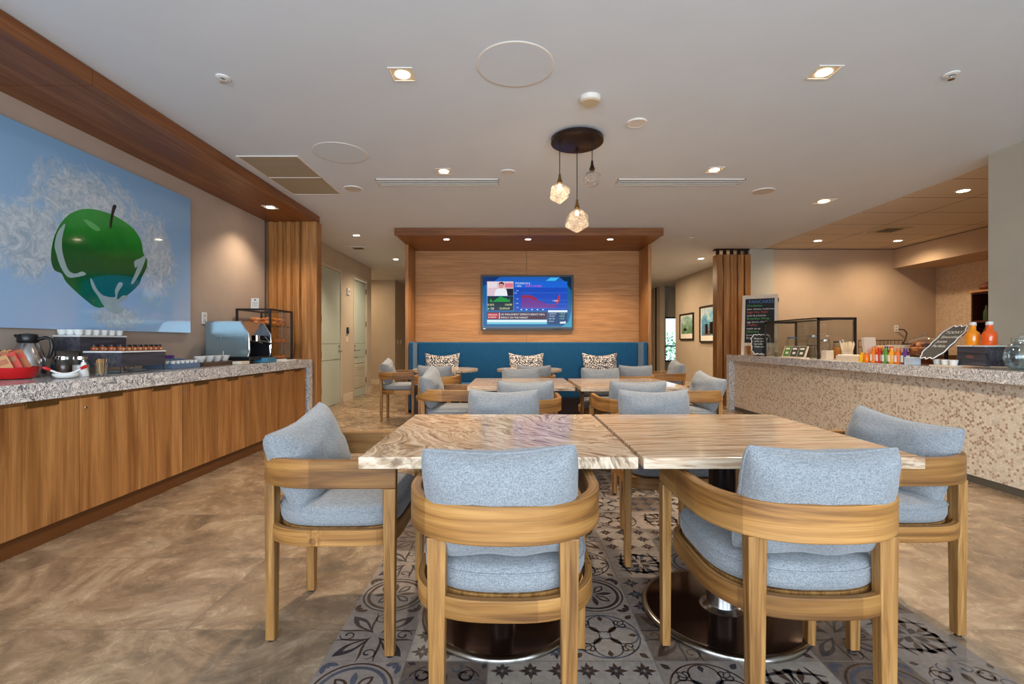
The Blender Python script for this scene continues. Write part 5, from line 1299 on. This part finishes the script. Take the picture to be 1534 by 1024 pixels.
for x in (X0_ + .05, X1_): 
    for y in (ya + .03, yb - .03): MB().cyl(x, y, CL, zb - .035, .018, n=14).build('foot', BLKPL, t)
for y in (ya + .13, yb - .13):
    MB().cyl(X1_ - .06, y, 1.13, 1.19, .034, n=20).build('group_head', CHROME, t); MB().tube([(X1_ - .06, y, 1.125), (X1_ + .05, y, 1.115), (X1_ + .09, y, 1.10)], [.02, .012, .014], 8).build('portafilter', BLKPL, t, smooth=50)
MB().box(X0_ + .02, X1_ - .06, ya + .02, yb - .02, 1.321, 1.332).build('cup_rail', STEEL, t)
text('raised_lettering', 'LA MARZOCCO', .040, plain('dull_lettering', C(92, 108, 118), .4), t, (-2.99, ya - .0125, 1.145), (H, 0, 0), ext=.001)
MB().tube([(X1_ - .02, yb - .04, 1.18), (X1_ + .03, yb - .04, 1.12), (X1_ + .04, yb - .04, 1.0)], .005, 6).build('steam_wand', CHROME, t)
MB().tube([(X0_ + .01, ya - .02, CL + .03), (X0_ - .02, ya - .02, CL + .06), (X0_ - .03, ya - .02, CL + .1)], .006, 6).build('hose', BLKPL, t)
tag(MB().box(-.07, .07, -.1, .1, 0, .05).build('knock_box', plain('blue_box', C(70, 130, 160), .4), loc=(-2.66, 5.12 - .04, CL + .001), bevel=.004), 'small blue box under the front of the espresso machine', 'box')
# pastry case
t = thing('pastry_case', 'black framed glass pastry case at the end of the left counter', 'display case')
x0, x1, y0, y1, z0, z1 = -3.13, -2.735, 5.33, 5.87, CL, 1.50
m = MB(); b = .02
for x in (x0, x1 - b):
    for y in (y0, y1 - b): m.box(x, x + b, y, y + b, z0, z1)
for z in (z0 + .005, z1 - .02):
    for y in (y0, y1 - b): m.box(x0 + b, x1 - b, y, y + b, z, z + .02)
    for x in (x0, x1 - b): m.box(x, x + b, y0 + b, y1 - b, z, z + .02)
m.build('frame', BLACK, t)
for z in (1.10, 1.297): MB().box(x0 + .02, x1 - .03, y0 + .02, y1 - .02, z, z + .008).build('shelf', plain('smoked_shelf', C(60, 42, 32), .4), t)
MB().box(x0 + .02, x1 - .02, y0 + .02, y1 - .02, z0 + .006, z0 + .014).build('floor_board', plain('tray_black', C(40, 30, 26), .5), t)
m = MB(); m.box(x1 - .012, x1 - .008, y0 + b, y1 - b, z0 + .02, z1 - .02); m.box(x0 + b, x1 - b, y0 + .008, y0 + .012, z0 + .02, z1 - .02); m.build('glass', GLASS, t)
MB().box(x1 - .006, x1 - .002, (y0 + y1) / 2, (y0 + y1) / 2 + .005, z0 + .03, z1 - .02).build('door_edge', plain('grey_door_edge', C(150, 150, 150), .5), t)
def croissant():
    m = MB(); pts = []; rs = []
    for k in range(13):
        a = PI * (k / 12) ; pts.append((.05 * math.cos(a), .03 * math.sin(a), .022)); rs.append((.006 + .019 * math.sin(a)) * (1 + .12 * math.cos(k * PI)))
    m.tube(pts, rs, 10); return m.build('croissant', PASTRY, smooth=50)
CR = None
for lv, (z, nm) in enumerate(((1.306, 'top'), (1.109, 'middle'), (z0 + .015, 'bottom'))):
    for k in range(20 if lv == 0 else 12):
        if CR is None: CR = croissant(); o = CR
        else: o = CR.copy(); COL.objects.link(o)
        i, j = k % 4, k // 4; o.scale = (1.15,) * 3; o.location = (-3.03 + j * .118, 5.42 + i * .115, z + .002); o.rotation_euler = (0, 0, (.4, 1.9, 2.7, -.5)[i] + j)
        if k >= 12: o.location = (-2.97 + (j - 3) * .118, 5.47 + i * .11, z + .048)
        tag(o, 'golden croissant on the %s level of the pastry case' % nm, 'croissant', 'croissants on the %s level' % nm)
tag(MB().box(-.045, .045, -.001, .001, 0, .12).build('menu_card', PAPER, loc=(-2.93, 5.36, 1.5005), rot=(R(-4), 0, 0)), 'white menu card standing on top of the pastry case', 'card')
mc = bpy.data.objects['menu_card']
m = MB(); m.lathe([(0, 0), (.009, 0), (.009, .0005), (0, .0005)], n=14); m.build('emblem', BRONZE, mc, loc=(0, -.0012, .1), rot=(H, 0, 0))
m = MB()
for k in range(4): m.add([(-.03, -.0014, .07 - k * .014), (.03, -.0014, .07 - k * .014), (.03, -.0014, .073 - k * .014), (-.03, -.0014, .073 - k * .014)], [(0, 1, 2, 3)])
m.build('printed_lines', plain('print_grey', C(140, 130, 124), .7), mc)
t = thing('serving_tray', 'flat white serving tray on the counter before the pastry case', 'tray', (-2.63, 5.48, CL)); MB().box(-.06, .06, -.13, .13, 0, .012).build('base', WHITE, t, bevel=.003); MB().box(-.062, -.055, -.13, .13, .012, .022).build('lip', WHITE, t)

# writing becomes plain mesh
dg = bpy.context.evaluated_depsgraph_get()
for o in [o for o in bpy.data.objects if o.type == 'FONT']:
    me = bpy.data.meshes.new_from_object(o.evaluated_get(dg)); me.name = o.name
    n = bpy.data.objects.new('tmp', me); COL.objects.link(n); n.parent = o.parent
    n.location = o.location; n.rotation_euler = o.rotation_euler; n.scale = o.scale; nm = o.name
    bpy.data.objects.remove(o); n.name = nm
